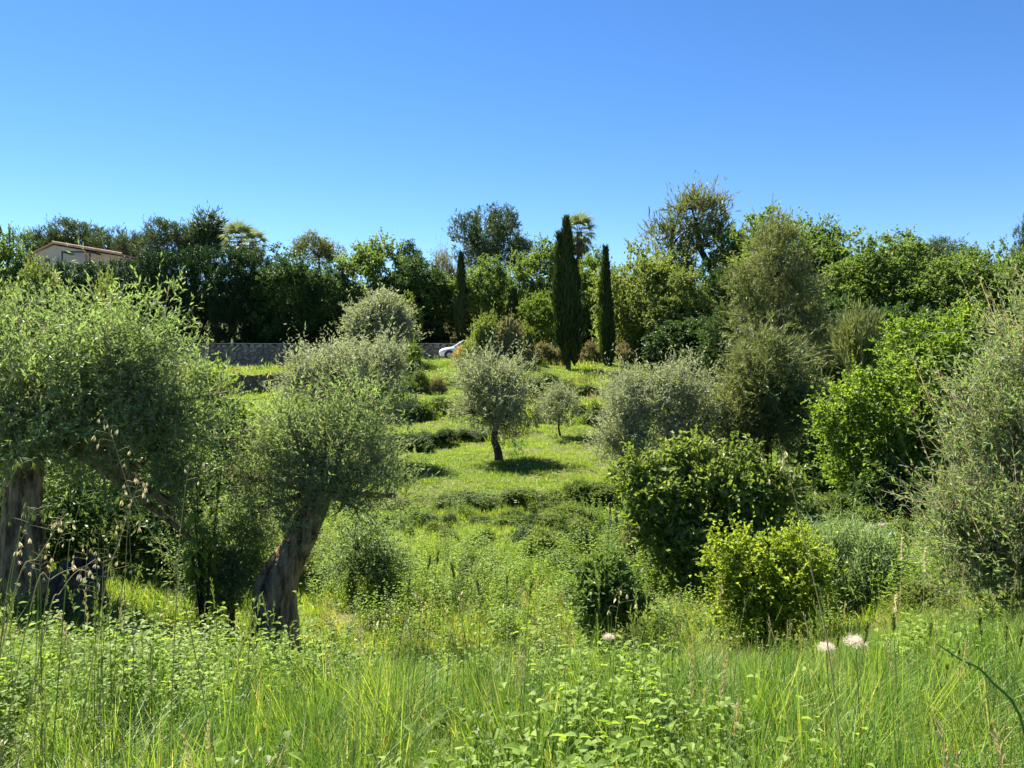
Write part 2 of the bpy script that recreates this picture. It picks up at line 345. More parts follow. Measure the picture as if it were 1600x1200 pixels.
def twig_strips(A, B, wd):
    d = norm(B-A); s = norm(np.cross(d, np.array([.3,.9,.2])))*wd; u = np.cross(d, s)
    v = np.stack([A-s*.6-u*.4, A+s*.6-u*.4, A+u*.7, B], 1).reshape(-1,3); n = len(A); b = np.arange(n)[:,None]*4
    f = np.concatenate([b+np.array([[0,1,3]]), b+np.array([[1,2,3]]), b+np.array([[2,0,3]])])
    return v, f
def limbs_mesh(rng, mb, top, targets, r0, n=6, sag=.15, sides=6, fork=True):
    """branches from a trunk top to the clump centres"""
    for t in targets:
        t = np.asarray(t, float); m = (top+t)/2+rng.standard_normal(3)*.12*np.linalg.norm(t-top); m[2] += sag*np.linalg.norm(t-top)
        pts = curve_pts([top, m, t], n); mb.add(*tube(pts, np.linspace(r0, r0*.22, n), sides))

# unit crowns shared by the trees further away
UNIT = {}; ASPECT = {}
def unit_crown(key, seed, asp=1., **k):
    """crown filling x,y in -1..1 and z in -asp..asp"""
    rng = np.random.default_rng(seed); lob = k.pop('lob', None)
    if lob is None: lob = auto_lobes(rng, (0,0,0), (1,1,asp), k.pop('lobes', 10), k.pop('ls', (.34,.55)), k.pop('reach', .62), k.pop('core', .68), k.pop('zmin', -.6), k.pop('ball', False))
    v, f, C = foliage(rng, lob, **k)
    hi = np.percentile(v, 99.6, axis=0); lo = np.percentile(v, .4, axis=0); v = (v-(hi+lo)/2)/((hi-lo)/2)*np.array([1, 1, asp])
    UNIT[key] = mesh_np('crown_'+key, v, [f], M['oak']); ASPECT[key] = asp
for i in range(5):
    kw = dict(ls=(.20,.36), core=.60, n_twig=4, n_leaf=7, tl=.13, L=.060, W=.044, up=.15, outw=.7, jit=.6, crad=.045, lj=.9, rmin=.74, nup=1.5, shoot=.05, zmin=-1, ball=True, gaps=.2)
    unit_crown('broad%d' % i, 100+i, lobes=30, n_clump=820, **kw)
    unit_crown('broadtall%d' % i, 120+i, 1.8, lobes=46, n_clump=1250, **kw)
for i in range(3):
    unit_crown('pine%d' % i, 200+i, lobes=22, ls=(.20,.36), zmin=-.8, core=.55, n_clump=820, n_twig=4, n_leaf=9, tl=.11, L=.065, W=.018, up=.65, outw=.5, jit=.5, crad=.05, ldir=.9, lj=.55, rmin=.62, fold=.1, shoot=.06)
for i in range(3):
    r_ = np.random.default_rng(350+i); lob_ = np.array([[sx*.5*r_.uniform(.7,1.2), sy*.45, sz+r_.uniform(-.12,.12), .52*r_.uniform(.85,1.15), .52, .5*r_.uniform(.9,1.3)] for sx in (-1,0,1) for sy in (-1,1) for sz in (-1.9,-1.2,-.5,.2,.9,1.6)])
    unit_crown('hedge%d' % i, 300+i, 2.3, lob=lob_, n_clump=1300, n_twig=4, n_leaf=7, tl=.16, L=.085, W=.048, up=.4, outw=.6, jit=.5, crad=.06, lj=.8, rmin=.72, shoot=.05, gaps=.1)
for i in range(4):
    unit_crown('mound%d' % i, 400+i, lobes=12, ls=(.26,.46), zmin=-.1, n_clump=330, n_twig=4, n_leaf=6, tl=.20, L=.085, W=.062, up=.35, outw=.6, jit=.65, crad=.06, lj=.9, rmin=.6, bottom=-.45, nup=1.2)
for i in range(3):
    unit_crown('silver%d' % i, 500+i, lobes=14, ls=(.26,.44), n_clump=560, n_twig=4, n_leaf=9, tl=.17, L=.062, W=.020, up=.45, outw=.6, jit=.55, crad=.05, lj=.75, rmin=.5)
TRUNK_U = {}; LIMB_U = {}
def unit_trunk(key, seed, lean=.06, n=8):
    rng = np.random.default_rng(seed); mb = MB()
    pts = curve_pts([(0,0,-.04),(lean*.3,0,.3),(lean,lean*.4,.65),(lean*.8,0,1.)], 9)
    mb.add(*tube(pts, np.linspace(1, .5, 9)*.045, n, .06, rng)); TRUNK_U[key] = mb.mesh('trunk_'+key, M['bark_dk'], True)
    mb = MB()
    limbs_mesh(rng, mb, np.zeros(3), [np.array([rng.uniform(-.7,.7), rng.uniform(-.7,.7), rng.uniform(.3,.9)]) for _ in range(9)], .05, 5, .1, 5)
    LIMB_U[key] = mb.mesh('limbs_'+key, M['bark_dk'], True)
for i in range(3): unit_trunk(str(i), 600+i, [.03,-.05,.06][i])

_ct = [0]
def far_tree(name, label, px, hw, ytop, ybot, D, crown, mat, depth=None, group=None, cat='tree', rz=None, bark=None, base=None):
    """crown outline from the picture, standing on the ground at distance D"""
    _ct[0] += 1; r = np.random.default_rng(_ct[0])
    x = WX(px, D); g = h1(x, D); zt = WZ(ytop, D); zb = max(WZ(ybot, D), g-.3) if ybot < 500 else g-.5
    hx = hw/FPX*D; hz = (zt-zb)/2; zc = (zt+zb)/2-g
    t = thing(name, label, cat, (x, D, g), 0, group)
    if crown.startswith('broad') and hz/hx > 1.35: crown = crown.replace('broad', 'broadtall')
    th = max(zc-.45*hz, .3); kk = str(_ct[0] % 3); wd = min(th*.9, hx*1.6)
    obj('trunk', TRUNK_U[kk], t, (0,0,0), (0,0,r.uniform(0,6)), (wd, wd, th), mat=M[bark or 'bark_dk'])
    obj('limbs', LIMB_U[kk], t, (0,0,th*.97), (0,0,r.uniform(0,6)), (hx*.8, hx*.8, hz*.9), mat=M[bark or 'bark_dk'])
    dy = depth or hx
    obj('crown', UNIT[crown], t, (0,0,zc), (0,0,r.uniform(0,6.28) if rz is None and not depth else r.integers(2)*pi), (hx, dy, hz/ASPECT[crown]), mat=M[mat])
    return t

# ---------------------------------------------------------------- far trees behind the road
FT = far_tree
hed = [(104,30,412),(148,28,411),(192,28,406),(232,30,396),(275,31,394),(318,30,388),(358,28,392),(396,30,396)]
for i,(px,hw,yt) in enumerate(hed):
    FT('hedge_tree', 'tall dark evergreen, %s from the left in the shaded hedge behind the road wall' % ORD[i], px, hw, yt, 545, 65+.4*(i%3), 'hedge%d'%(i%3), 'hedge', 1.9, 'tall evergreen hedge behind the road wall')
back = [
 # name,label,px,hw,top,bot,D,crown,mat
 ('pine_tree','hazy pine on the skyline above the house gable',62,42,356,440,98,'pine0','pine_dark'),
 ('pine_tree','broad dark pine crown rising right of the house ridge',118,48,346,430,101,'pine1','pine_dark'),
 ('pine_tree','low pine on the skyline over the right end of the house roof',168,36,357,430,99,'pine2','pine_dark'),
 ('pine_tree','small pine in the skyline dip right of the house',205,26,363,420,97,'pine0','pine_dark'),
 ('pine_tree','tallest rounded pine between the house and the palm',262,42,345,430,95,'pine1','pine_dark'),
 ('pine_tree','ragged pine left of the cedar on the skyline',303,27,355,420,94,'pine2','pine_dark'),
 ('oak_tree','dense green tree at the left edge above the near olive',5,52,362,520,50,'broad0','oak'),
 ('shrub_tree','dusty olive-green bushy tree in front of the house wall',62,45,412,520,46,'broad1','pale'),
 ('shrub_tree','small pale tree in front of the dark hedge top',172,36,432,540,40,'silver0','pale'),
 ('oak_tree','dark leafy tree right of the hedge with sunlit top',446,56,392,548,65,'broad2','oak_dark'),
 ('umbrella_pine','round umbrella pine crown on the skyline above the hedge end',496,40,365,412,78,'pine2','pine'),
 ('oak_tree','dark tree below the umbrella pine',510,44,415,548,66,'broad3','oak_dark'),
 ('oak_tree','big round-headed tree left of centre on the skyline',581,56,371,540,69,'broad4','oak'),
 ('oak_tree','small tree top peeping over right of the round-headed tree',642,21,376,440,78,'broad0','oak_dark'),
 ('oak_tree','olive-green tree mass behind the silver olive by the road',655,53,402,545,67,'broad1','oak_dark'),
 ('leafy_tree','small bright green tree behind the silver olive by the road',632,29,462,535,63,'broad2','green'),
 ('shrub_tree','brownish thin tree beside the far slim cypress',692,30,392,520,71,'silver1','drybush'),
 ('oak_tree','leafy tree between the far slim cypress and the big pine trunk',752,49,405,545,66,'broad3','oak'),
 ('pine_tree','big dark pine standing above all trees in the centre',763,56,325,425,80,'pine0','pine_dark'),
 ('pine_tree','small pine right of the big dark pine',813,24,372,420,81,'pine1','pine_dark'),
 ('oak_tree','rounded green tree left of the tall cypress',838,49,380,545,70,'broad4','oak'),
 ('leafy_tree','lower sunlit bush tree at the left foot of the tall cypress',846,38,458,550,62,'broad0','green'),
 ('leafy_tree','bright green tree between the two near cypresses',922,38,394,560,65,'broad1','green'),
 ('leafy_tree','pale green tree right of the thin cypress',998,71,384,575,58,'broad2','pale'),
 ('leafy_tree','pale green lower tree in front of the tall pine',1062,53,428,585,54,'broad3','pale'),
 ('oak_tree','green tree right of the tall pine trunk',1150,58,372,580,60,'broad4','oak'),
 ('oak_tree','highest green oak crown on the right skyline',1216,89,336,580,56,'broad0','oak'),
 ('oak_tree','green oak shoulder right of the highest crown',1288,53,348,560,57,'broad1','oak'),
 ('oak_tree','broad green oak above the feathery brown shrub',1358,79,370,600,50,'broad2','oak'),
 ('umbrella_pine','dark brownish pine dome behind the right oaks',1462,58,371,440,78,'pine2','pine_dark'),
 ('oak_tree','green oak in front of the dark pine dome',1446,62,410,600,47,'broad3','oak'),
 ('oak_tree','green oak near the right edge of the skyline',1538,69,399,600,46,'broad4','oak'),
 ('oak_tree','oak cut off by the right edge of the view',1612,56,384,600,44,'broad0','oak'),
 ('pine_tree','tall dark pine tip at the far right edge',1610,20,335,420,60,'pine1','pine_dark'),
 ('oak_tree','dark shaded tree under the pale trees right of the thin cypress',1085,74,500,600,50,'broad1','oak_dark'),
 ('oak_tree','dark shaded oak behind the soft brown conifer',1320,76,470,690,40,'broad2','oak_dark'),
 ('oak_tree','dark shaded oak behind the bright green tree',1420,76,480,700,38,'broad3','oak_dark'),
 ('oak_tree','dark oak filling the gap left of the front pine',1135,40,480,640,46,'broad4','oak_dark'),
]
back += [
 ('oak_tree','rounded oak crown between the tall pine and the highest oak crown',1168,58,352,600,63,'broad2','oak'),
 ('oak_tree','oak crown just right of the olive-brown pine top',1262,60,345,600,61,'broad3','oak'),
 ('oak_tree','oak crown left of the dark pine dome on the right skyline',1400,64,372,600,56,'broad4','oak'),
 ('oak_tree','oak crown under the right side of the dark pine dome',1500,62,392,600,54,'broad1','oak'),
 ('oak_tree','oak crown filling the skyline beside the right edge',1575,58,396,600,52,'broad0','oak'),
 ('leafy_tree','pale tree filling the wood between thin cypress and tall pine',1045,60,400,590,60,'broad4','pale'),
 ('oak_tree','dark oak low behind the tall pine trunk',1115,50,420,600,56,'broad0','oak_dark')]
back += [('oak_tree','oak standing just outside the right edge of the view',1690,56,392,640,44,'broad2','oak'),
 ('oak_tree','oak well outside the right edge of the view',1790,60,398,640,45,'broad3','oak'),
 ('oak_tree','low dark oak outside the right edge of the view',1700,60,500,700,34,'broad1','oak_dark')]
for b in back: FT(*b)
for i in range(22):
    px = 415+i*58
    if 700 < px < 800: continue
    FT('understorey_tree', 'low shaded evergreen filling the wood edge beneath the taller crowns', px, 40, 462+10*((i*5)%4), 560, 68+(i%3)*1.5, 'hedge%d'%(i%3), 'oak_dark', group='shaded understorey at the wood edge')
# dark wood filling the back so that no gap shows under the crowns
for i in range(26):
    px = -60+i*68
    if 0 < px < 225: continue
    FT('wood_tree', 'shaded evergreen tree deep in the wood behind the front row of trees', px, 50, 415+12*((i*7)%4), 560, 86+(i%3)*3, 'broad%d'%(i%5), 'oak_dark', group='wood behind the front row')

# ---------------------------------------------------------------- trees built one by one
def rel(px, py, D, o): return np.array([WX(px, D)-o[0], D-o[1], WZ(py, D)-o[2]])
def hero(name, label, bpx, bD, lobes, trunk, fol, mat, bark='bark', cat='tree', seed=1, limb_r=.05, n_limb=24, trunk_k=14, ridges=0, ridge=.0, twist=0., sides=12, sub=0, twigs=False, extra=0, by=None, group=None):
    """lobes (px,py,D,rpx,rpy[,depth factor]) and trunk (px,py,D,radius m) are read off the picture; the base stands on the ground"""
    rng = np.random.default_rng(seed)
    x = WX(bpx, bD); o = (x, bD, h1(x, bD))
    t = thing(name, label, cat, o, 0, group)
    LB = []
    for L in lobes:
        px, py, D, rx, ry = L[:5]; df = L[5] if len(L) > 5 else 1.
        LB.append(np.concatenate([rel(px, py, D, o), [rx/FPX*D, rx/FPX*D*df, ry/FPX*D]]))
    LB = np.array(LB)
    if sub:
        add = []
        for L in LB:
            a = auto_lobes(rng, L[:3], L[3:6], sub, (.30,.5), .62, .74, -.7); add.append(a)
        LBx = np.concatenate(add)
    else: LBx = LB
    res = foliage(rng, LBx, want_twigs=True, **fol)
    v, f, C, (A, B) = res
    gz = H(v[:,0]+o[0], v[:,1]+o[1])-o[2]      # nothing grows below the soil
    v[:,2] = np.maximum(v[:,2], gz+.01)
    obj('crown', mesh_np('crown', v, [f], M[mat]), t)
    mb = MB()
    tp = np.array([rel(a, b, c, o) for a, b, c, r in trunk]); tr = np.array([q[3] for q in trunk])
    if trunk: 
        tp = np.vstack([[tp[0][0], tp[0][1], min(tp[0][2], -.1)], tp]) if tp[0][2] > -.05 else tp
        tr = np.concatenate([[tr[0]*1.1], tr]) if len(tr) < len(tp) else tr
        k = trunk_k; pts = curve_pts(tp, k); rr = np.interp(np.linspace(0, 1, k), np.linspace(0, 1, len(tr)), tr)
        mb.add(*tube(pts, rr, sides, .035 if ridges else .05, rng, ridges, ridge, twist))
        top = pts[-2]; r_top = rr[-1]
        obj('trunk', mb.mesh('trunk', M[bark], True), t); bb = MB()
        for L in LB: 
            pts2 = curve_pts([top, (top+L[:3])/2+np.array([0,0,.08])*L[5], L[:3]], 6)
            bb.add(*tube(pts2, np.linspace(r_top*.55, limb_r*.5, 6), 6))
        for j in rng.choice(len(C), min(n_limb, len(C)), replace=False):
            L = LB[np.argmin(np.linalg.norm((LB[:,:3]-C[j])/LB[:,3:6], axis=1))]
            m = (L[:3]+C[j])/2; m[2] -= .1*L[5]
            bb.add(*tube(curve_pts([L[:3]*.8+top*.2, m, C[j]], 5), np.linspace(limb_r*.5, limb_r*.1, 5), 4))
        if twigs:
            q = rng.choice(len(A), min(twigs, len(A)), replace=False); bb.add(*twig_strips(A[q], B[q], .004))
        obj('branches', bb.mesh('branches', M[bark], True), t)
    return t, o

# near olives
hero('olive_tree', 'large old olive filling the left edge with a thick shaded trunk', 38, 9,
  [(60,605,9,205,110),(235,615,9.1,105,100),(285,700,9.4,70,90),(-90,600,9,150,130),(150,655,9.3,170,80),(205,545,9,85,70),(75,530,9.2,100,60),(10,690,8.8,70,34),(125,715,9.5,70,36),(215,735,9.3,60,60),(300,640,9.2,45,60),(270,790,9.5,50,55),(310,850,9.7,36,55),(-20,730,8.7,40,40)],
  [(34,975,9,.30),(35,900,9,.25),(36,800,9,.21),(40,700,9,.19),(55,650,9,.16)],
  dict(gaps=.8, bumpy=.2, n_clump=1500, n_twig=4, n_leaf=11, tl=.26, L=.075, W=.021, up=.55, outw=.45, jit=.5, crad=.11, lj=.62, rmin=.25, shoot=.3), 'olive', seed=21, limb_r=.06, n_limb=70, ridges=4, ridge=.07, twist=1.2, trunk_k=36, sides=40, sub=5, twigs=5000)
hero('olive_tree', 'old olive with a hollowed trunk leaning right in the left foreground', 425, 9.5,
  [(470,690,9.5,50,42),(535,685,9.6,48,40),(435,735,9.4,44,50),(572,735,9.7,46,36),(500,745,9.4,70,42),(402,795,9.6,30,46),(612,775,9.8,32,15),(448,805,9.3,38,24),(505,650,9.6,26,28),(545,785,9.5,38,20),(605,710,9.8,26,26),(385,745,9.6,26,36),(450,655,9.6,22,26),(560,650,9.7,18,26)],
  [(428,1040,9.5,.30),(427,940,9.5,.265),(436,905,9.5,.235),(456,865,9.5,.185),(475,832,9.5,.17),(491,800,9.5,.155),(506,765,9.5,.13)],
  dict(gaps=1.1, bumpy=.4, n_clump=640, n_twig=4, n_leaf=11, tl=.30, L=.064, W=.018, up=.6, outw=.5, jit=.55, crad=.08, lj=.62, rmin=.2, shoot=.35), 'olive', seed=22, limb_r=.05, n_limb=60, ridges=3, ridge=.07, twist=1.4, trunk_k=40, sides=40, sub=4, twigs=4000)
hero('olive_tree', 'bushy young olive reaching in from the right edge', 1640, 7.5,
  [(1630,770,7.5,130,170),(1545,870,7.5,85,100),(1590,650,7.6,70,110),(1640,530,7.6,60,80),(1490,820,7.6,42,50),(1660,900,7.3,120,120),(1590,950,7.3,70,55),(1535,720,7.8,45,60)],
  [(1640,1010,7.5,.10),(1630,850,7.5,.08),(1615,720,7.5,.06)],
  dict(gaps=.7, bumpy=.22, n_clump=900, n_twig=4, n_leaf=11, tl=.30, L=.075, W=.0175, up=.7, outw=.45, jit=.45, crad=.08, lj=.6, rmin=.2, shoot=.35), 'olive', seed=23, limb_r=.03, n_limb=70, sub=4, twigs=5000)
hero('olive_tree', 'single olive with dark trunk standing alone on the sunny lawn', 780, 28,
  [(772,620,28,58,50),(735,640,28,30,30),(812,635,28,32,34),(770,585,28.3,36,26),(800,600,27.7,30,26),(745,605,28,28,28),(790,665,28,30,22)],
  [(780,724,28,.17),(778,705,28,.14),(772,685,28,.12),(776,660,28,.10)],
  dict(n_clump=448, gaps=.95, bumpy=.42, shoot=.3, n_twig=4, n_leaf=10, tl=1.2*.42, L=.14, W=.042, up=.55, outw=.5, jit=.5, crad=.14, lj=.75, rmin=.35), 'olive_far', 'bark_dk', seed=24, limb_r=.06, n_limb=40, sub=3)
hero('olive_tree', 'wide silvery olive with leaning trunk left of the lawn', 580, 27,
  [(545,600,27,70,45),(600,600,27.2,42,45),(500,610,26.8,48,38),(565,565,27,45,26),(610,575,27,30,28),(540,640,26.8,55,32),(600,645,27,35,25),(470,600,27,28,28)],
  [(574,700,27,.20),(585,660,27,.16),(594,635,27,.12)],
  dict(n_clump=720, gaps=.95, bumpy=.42, shoot=.3, n_twig=4, n_leaf=10, tl=1.2*.42, L=.14, W=.042, up=.5, outw=.5, jit=.5, crad=.14, lj=.75, rmin=.5), 'olive_far', 'bark_dk', seed=25, limb_r=.06, n_limb=40, sub=3)
hero('olive_tree', 'round silvery olive beside the stone road wall', 598, 51,
  [(595,508,51,50,36),(570,500,51,28,28),(622,512,51,26,26),(600,482,51,30,20),(590,535,51,45,18),(560,525,51,22,20)],
  [(598,555,51,.2),(596,530,51,.15)],
  dict(n_clump=600, n_twig=4, n_leaf=8, tl=.55, L=.24, W=.08, up=.45, outw=.5, jit=.5, crad=.2, lj=.75, rmin=.5), 'olive_far', 'bark_dk', seed=26, limb_r=.08, n_limb=20, sub=3)
hero('olive_tree', 'left one of the silvery olive pair behind the fig bush', 975, 24,
  [(978,650,24,36,58),(960,690,24,24,40),(1000,625,24.2,34,38),(985,700,23.8,32,32)],
  [(975,745,24,.12),(978,700,24,.09)],
  dict(n_clump=416, gaps=.95, bumpy=.42, shoot=.3, n_twig=4, n_leaf=10, tl=1.2*.36, L=.125, W=.038, up=.6, outw=.45, jit=.5, crad=.12, lj=.75, rmin=.5), 'olive_far', 'bark_dk', seed=27, limb_r=.05, n_limb=30, sub=3)
hero('olive_tree', 'right one of the silvery olive pair behind the fig bush', 1065, 24.6,
  [(1065,640,24.6,50,52),(1090,620,24.8,32,38),(1040,625,24.4,34,42),(1060,690,24.4,48,36)],
  [(1065,745,24.6,.13),(1065,700,24.6,.09)],
  dict(n_clump=512, gaps=.95, bumpy=.42, shoot=.3, n_twig=4, n_leaf=10, tl=1.2*.36, L=.125, W=.038, up=.6, outw=.45, jit=.5, crad=.12, lj=.75, rmin=.5), 'olive_far', 'bark_dk', seed=28, limb_r=.05, n_limb=30, sub=3)
hero('olive_sapling', 'small thin olive sapling on the lawn right of the lone olive', 876, 33,
  [(874,640,33,27,22),(862,630,33,15,15),(886,632,33,16,16),(874,620,33,16,12)],
  [(876,684,33,.05),(873,668,33,.04),(874,650,33,.03)],
  dict(n_clump=130, n_twig=4, n_leaf=8, tl=.35, L=.13, W=.04, up=.6, outw=.5, jit=.5, crad=.12, lj=.75, rmin=.2), 'olive_far', 'bark_dk', seed=29, limb_r=.03, n_limb=24)
hero('olive_shrub', 'bushy olive shrub with dark stem behind the leaning trunk', 552, 11.8,
  [(560,850,11.8,58,42),(600,870,11.8,42,42),(535,880,11.8,38,40),(580,905,11.7,50,30),(550,815,12,35,22)],
  [(550,960,11.8,.10),(550,910,11.8,.07),(556,870,11.8,.05)],
  dict(gaps=.9, bumpy=.28, shoot=.25, n_clump=330, n_twig=4, n_leaf=10, tl=.24, L=.06, W=.02, up=.35, outw=.5, jit=.6, crad=.07, lj=.8, rmin=.4), 'olive', 'bark_dk', seed=30, limb_r=.03, n_limb=30, sub=3, cat='shrub')
hero('olive_shrub', 'dense small-leaved shrub against the left side of the leaning trunk', 360, 9.9,
  [(365,860,9.9,45,60),(340,910,9.8,42,50),(395,820,9.9,38,40),(385,900,10,32,45)],
  [(360,1000,9.9,.06),(362,900,9.9,.04)],
  dict(gaps=.7, bumpy=.3, shoot=.2, n_clump=400, n_twig=4, n_leaf=10, tl=.2, L=.05, W=.021, up=.25, outw=.5, jit=.65, crad=.06, lj=.85, rmin=.45), 'olive', 'bark_dk', seed=31, limb_r=.02, n_limb=20, sub=3, cat='shrub')
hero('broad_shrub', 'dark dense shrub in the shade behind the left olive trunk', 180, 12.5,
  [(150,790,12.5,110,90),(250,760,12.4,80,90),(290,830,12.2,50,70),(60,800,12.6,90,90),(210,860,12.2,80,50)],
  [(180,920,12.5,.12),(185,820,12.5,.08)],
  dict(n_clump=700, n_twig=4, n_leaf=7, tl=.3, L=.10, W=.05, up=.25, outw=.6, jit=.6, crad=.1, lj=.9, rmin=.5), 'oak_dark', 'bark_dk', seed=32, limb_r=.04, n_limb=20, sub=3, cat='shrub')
hero('added_shade_tree', 'dark evergreen added behind the left olive to shade the shrub there', 60, 15.5,  # hidden tree, added to cast shade on the dark shrub in front
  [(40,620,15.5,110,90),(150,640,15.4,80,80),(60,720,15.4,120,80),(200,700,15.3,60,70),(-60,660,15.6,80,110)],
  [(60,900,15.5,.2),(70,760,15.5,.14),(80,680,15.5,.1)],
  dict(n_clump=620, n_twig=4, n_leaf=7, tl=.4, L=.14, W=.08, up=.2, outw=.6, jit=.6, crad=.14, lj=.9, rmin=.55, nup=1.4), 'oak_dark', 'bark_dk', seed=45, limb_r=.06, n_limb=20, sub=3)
hero('vine_shrub', 'bright green leafy shrub between the left olive and the leaning olive', 375, 14.5,
  [(375,690,14.5,45,38),(330,650,14.6,30,36),(405,710,14.4,40,34),(350,730,14.4,50,40),(322,605,14.8,18,24)],
  [(375,880,14.5,.07),(372,740,14.5,.05)],
  dict(n_clump=560, n_twig=4, n_leaf=7, tl=.26, L=.085, W=.062, up=.3, outw=.6, jit=.6, crad=.09, lj=.9, rmin=.5), 'green', 'bark_dk', seed=33, limb_r=.03, n_limb=20, sub=3, cat='shrub')
hero('fig_bush', 'broad rounded leafy bush in the middle right above the yellow bush', 1090, 13,
  [(1110,795,13,62,52),(1030,770,13,42,42),(1072,725,13.1,38,28),(1140,735,13,44,30),(1192,775,13.1,42,38),(1035,830,12.9,42,36),(1198,830,12.9,38,36),(1090,855,12.8,58,42),(1155,845,12.9,48,40),(1225,765,13.2,20,26),(1000,740,13.1,20,24)],
  [(1090,930,13,.11),(1092,870,13,.08),(1100,820,13,.06)],
  dict(n_clump=760, n_twig=4, n_leaf=7, tl=.22, L=.10, W=.062, up=.3, outw=.7, jit=.5, crad=.08, lj=.85, rmin=.74, nup=1.6, shoot=.08, bumpy=.34, gaps=.5), 'fig', 'bark_dk', seed=34, limb_r=.05, n_limb=40, sub=5, cat='bush')
hero('yellow_bush', 'yellow-green sunlit bush in front of the broad leafy bush', 1200, 9,
  [(1175,885,9,48,42),(1245,868,9,38,36),(1145,930,9,30,44),(1222,930,8.9,50,50),(1190,975,8.9,50,34),(1128,880,9.1,20,24),(1265,920,9,22,26)],
  [(1200,1030,9,.07),(1202,960,9,.05)],
  dict(n_clump=480, n_twig=4, n_leaf=7, tl=.17, L=.050, W=.038, up=.4, outw=.7, jit=.55, crad=.05, lj=.85, rmin=.72, nup=2., shoot=.1, bumpy=.36), 'yellow', 'bark_dk', seed=35, limb_r=.02, n_limb=30, sub=4, cat='bush')
hero('glossy_shrub', 'small rounded glossy dark green shrub on the meadow', 955, 9.2,
  [(955,928,9.2,46,44),(945,905,9.2,30,24),(975,920,9.2,28,30),(940,950,9.1,34,24)],
  [(955,985,9.2,.04),(955,940,9.2,.03)],
  dict(n_clump=300, n_twig=4, n_leaf=7, tl=.13, L=.07, W=.036, up=.3, outw=.8, jit=.45, crad=.04, lj=.7, rmin=.62), 'shrub_dk', 'bark_dk', seed=36, limb_r=.015, n_limb=12, sub=3, cat='shrub')
hero('maple_tree', 'bright fresh green tree lit by the sun on the right', 1430, 20,
  [(1430,640,20,95,80),(1370,690,20,70,60),(1480,570,20.3,75,55),(1540,560,20.4,50,55),(1350,620,20,42,34),(1440,540,20.4,60,38),(1400,740,19.8,70,45),(1500,660,20,70,80),(1330,660,20,38,28),(1540,620,20.2,50,70),(1310,640,20,24,20),(1520,520,20.5,40,28),(1340,740,19.7,40,30)],
  [(1430,830,20,.16),(1435,740,20,.12),(1440,660,20,.09)],
  dict(n_clump=1350, n_twig=4, n_leaf=8, tl=.30, L=.095, W=.075, up=.3, outw=.7, jit=.5, crad=.12, lj=.85, rmin=.72, nup=1.6, shoot=.05, bumpy=.36, gaps=.5), 'bright', 'bark_dk', seed=37, limb_r=.06, n_limb=50, sub=5)
hero('pine_tree', 'tall soft olive-brown pine in front of the right oaks', 1222, 36,
  [(1215,400,36,42,45),(1205,440,36,58,38),(1245,450,36,45,38),(1185,490,36,52,36),(1250,500,36,50,34),(1220,365,36.2,26,20),(1215,540,36,62,34),(1160,510,36,30,24),(1285,540,36,30,30)],
  [(1222,740,36,.28),(1220,600,36,.22),(1220,500,36,.16),(1218,400,36,.08)],
  dict(gaps=.7, bumpy=.38, n_clump=620, n_twig=5, n_leaf=9, tl=.5, L=.26, W=.040, up=.45, outw=.5, jit=.5, crad=.2, ldir=.9, lj=.55, rmin=.45, fold=.1), 'pine_brown', 'bark_dk', seed=38, limb_r=.06, n_limb=40, sub=3)
hero('conifer_bush', 'low spreading soft brown conifer below the tall olive-brown pine', 1200, 25,
  [(1190,600,25,62,40),(1160,650,25,52,38),(1215,650,25,52,45),(1230,570,25,40,36),(1185,560,25,42,28),(1150,690,24.8,38,26),(1240,620,25,30,40)],
  [(1200,735,25,.14),(1200,660,25,.1)],
  dict(gaps=.7, bumpy=.42, n_clump=680, n_twig=5, n_leaf=9, tl=.46, L=.22, W=.034, up=.3, outw=.5, jit=.5, crad=.18, ldir=.9, lj=.5, rmin=.5, fold=.1, droop=.2), 'pine_brown', 'bark_dk', seed=39, limb_r=.05, n_limb=30, sub=4)
hero('pine_tree', 'tall open pine with bare trunk on the right skyline', 1130, 62,
  [(1085,345,62,40,26),(1050,380,62,28,28),(1108,340,62,24,22),(1080,322,62,26,14),(1032,375,62,16,26),(1070,405,62,34,16),(1110,385,62,26,18)],
  [(1132,560,62,.40),(1118,440,62,.32),(1095,390,62,.24),(1086,340,62,.14)],
  dict(n_clump=230, n_twig=5, n_leaf=9, tl=.8, L=.42, W=.075, up=.7, outw=.4, jit=.45, crad=.3, ldir=.95, lj=.5, rmin=.35, fold=.1), 'pine', 'bark_dk', seed=40, limb_r=.12, n_limb=40)
hero('feathery_shrub', 'feathery pale brown shrub beside the bright green tree', 1348, 31,
  [(1350,535,31,24,26),(1362,555,31,24,22),(1340,565,31,18,24)],
  [(1348,690,31,.08),(1348,580,31,.05)],
  dict(n_clump=120, n_twig=5, n_leaf=9, tl=.6, L=.3, W=.04, up=1.1, outw=.4, jit=.3, crad=.12, ldir=1., lj=.4, rmin=.3, fold=.1), 'pine_brown', 'bark_dk', seed=41, limb_r=.03, n_limb=14, cat='shrub')
hero('cedar_tree', 'layered blue-green cedar left of the palm on the skyline', 325, 96,
  [(325,352,96,10,8),(322,366,96,17,7),(327,378,96,20,8),(320,390,96,22,8)],
  [(325,440,96,.4),(325,380,96,.25),(325,348,96,.1)],
  dict(n_clump=200, n_twig=4, n_leaf=8, tl=.9, L=.6, W=.14, up=.1, outw=.7, jit=.35, crad=.25, ldir=.9, lj=.5, rmin=.3, fold=.1), 'pine_dark', 'bark_dk', seed=42, limb_r=.1, n_limb=20)

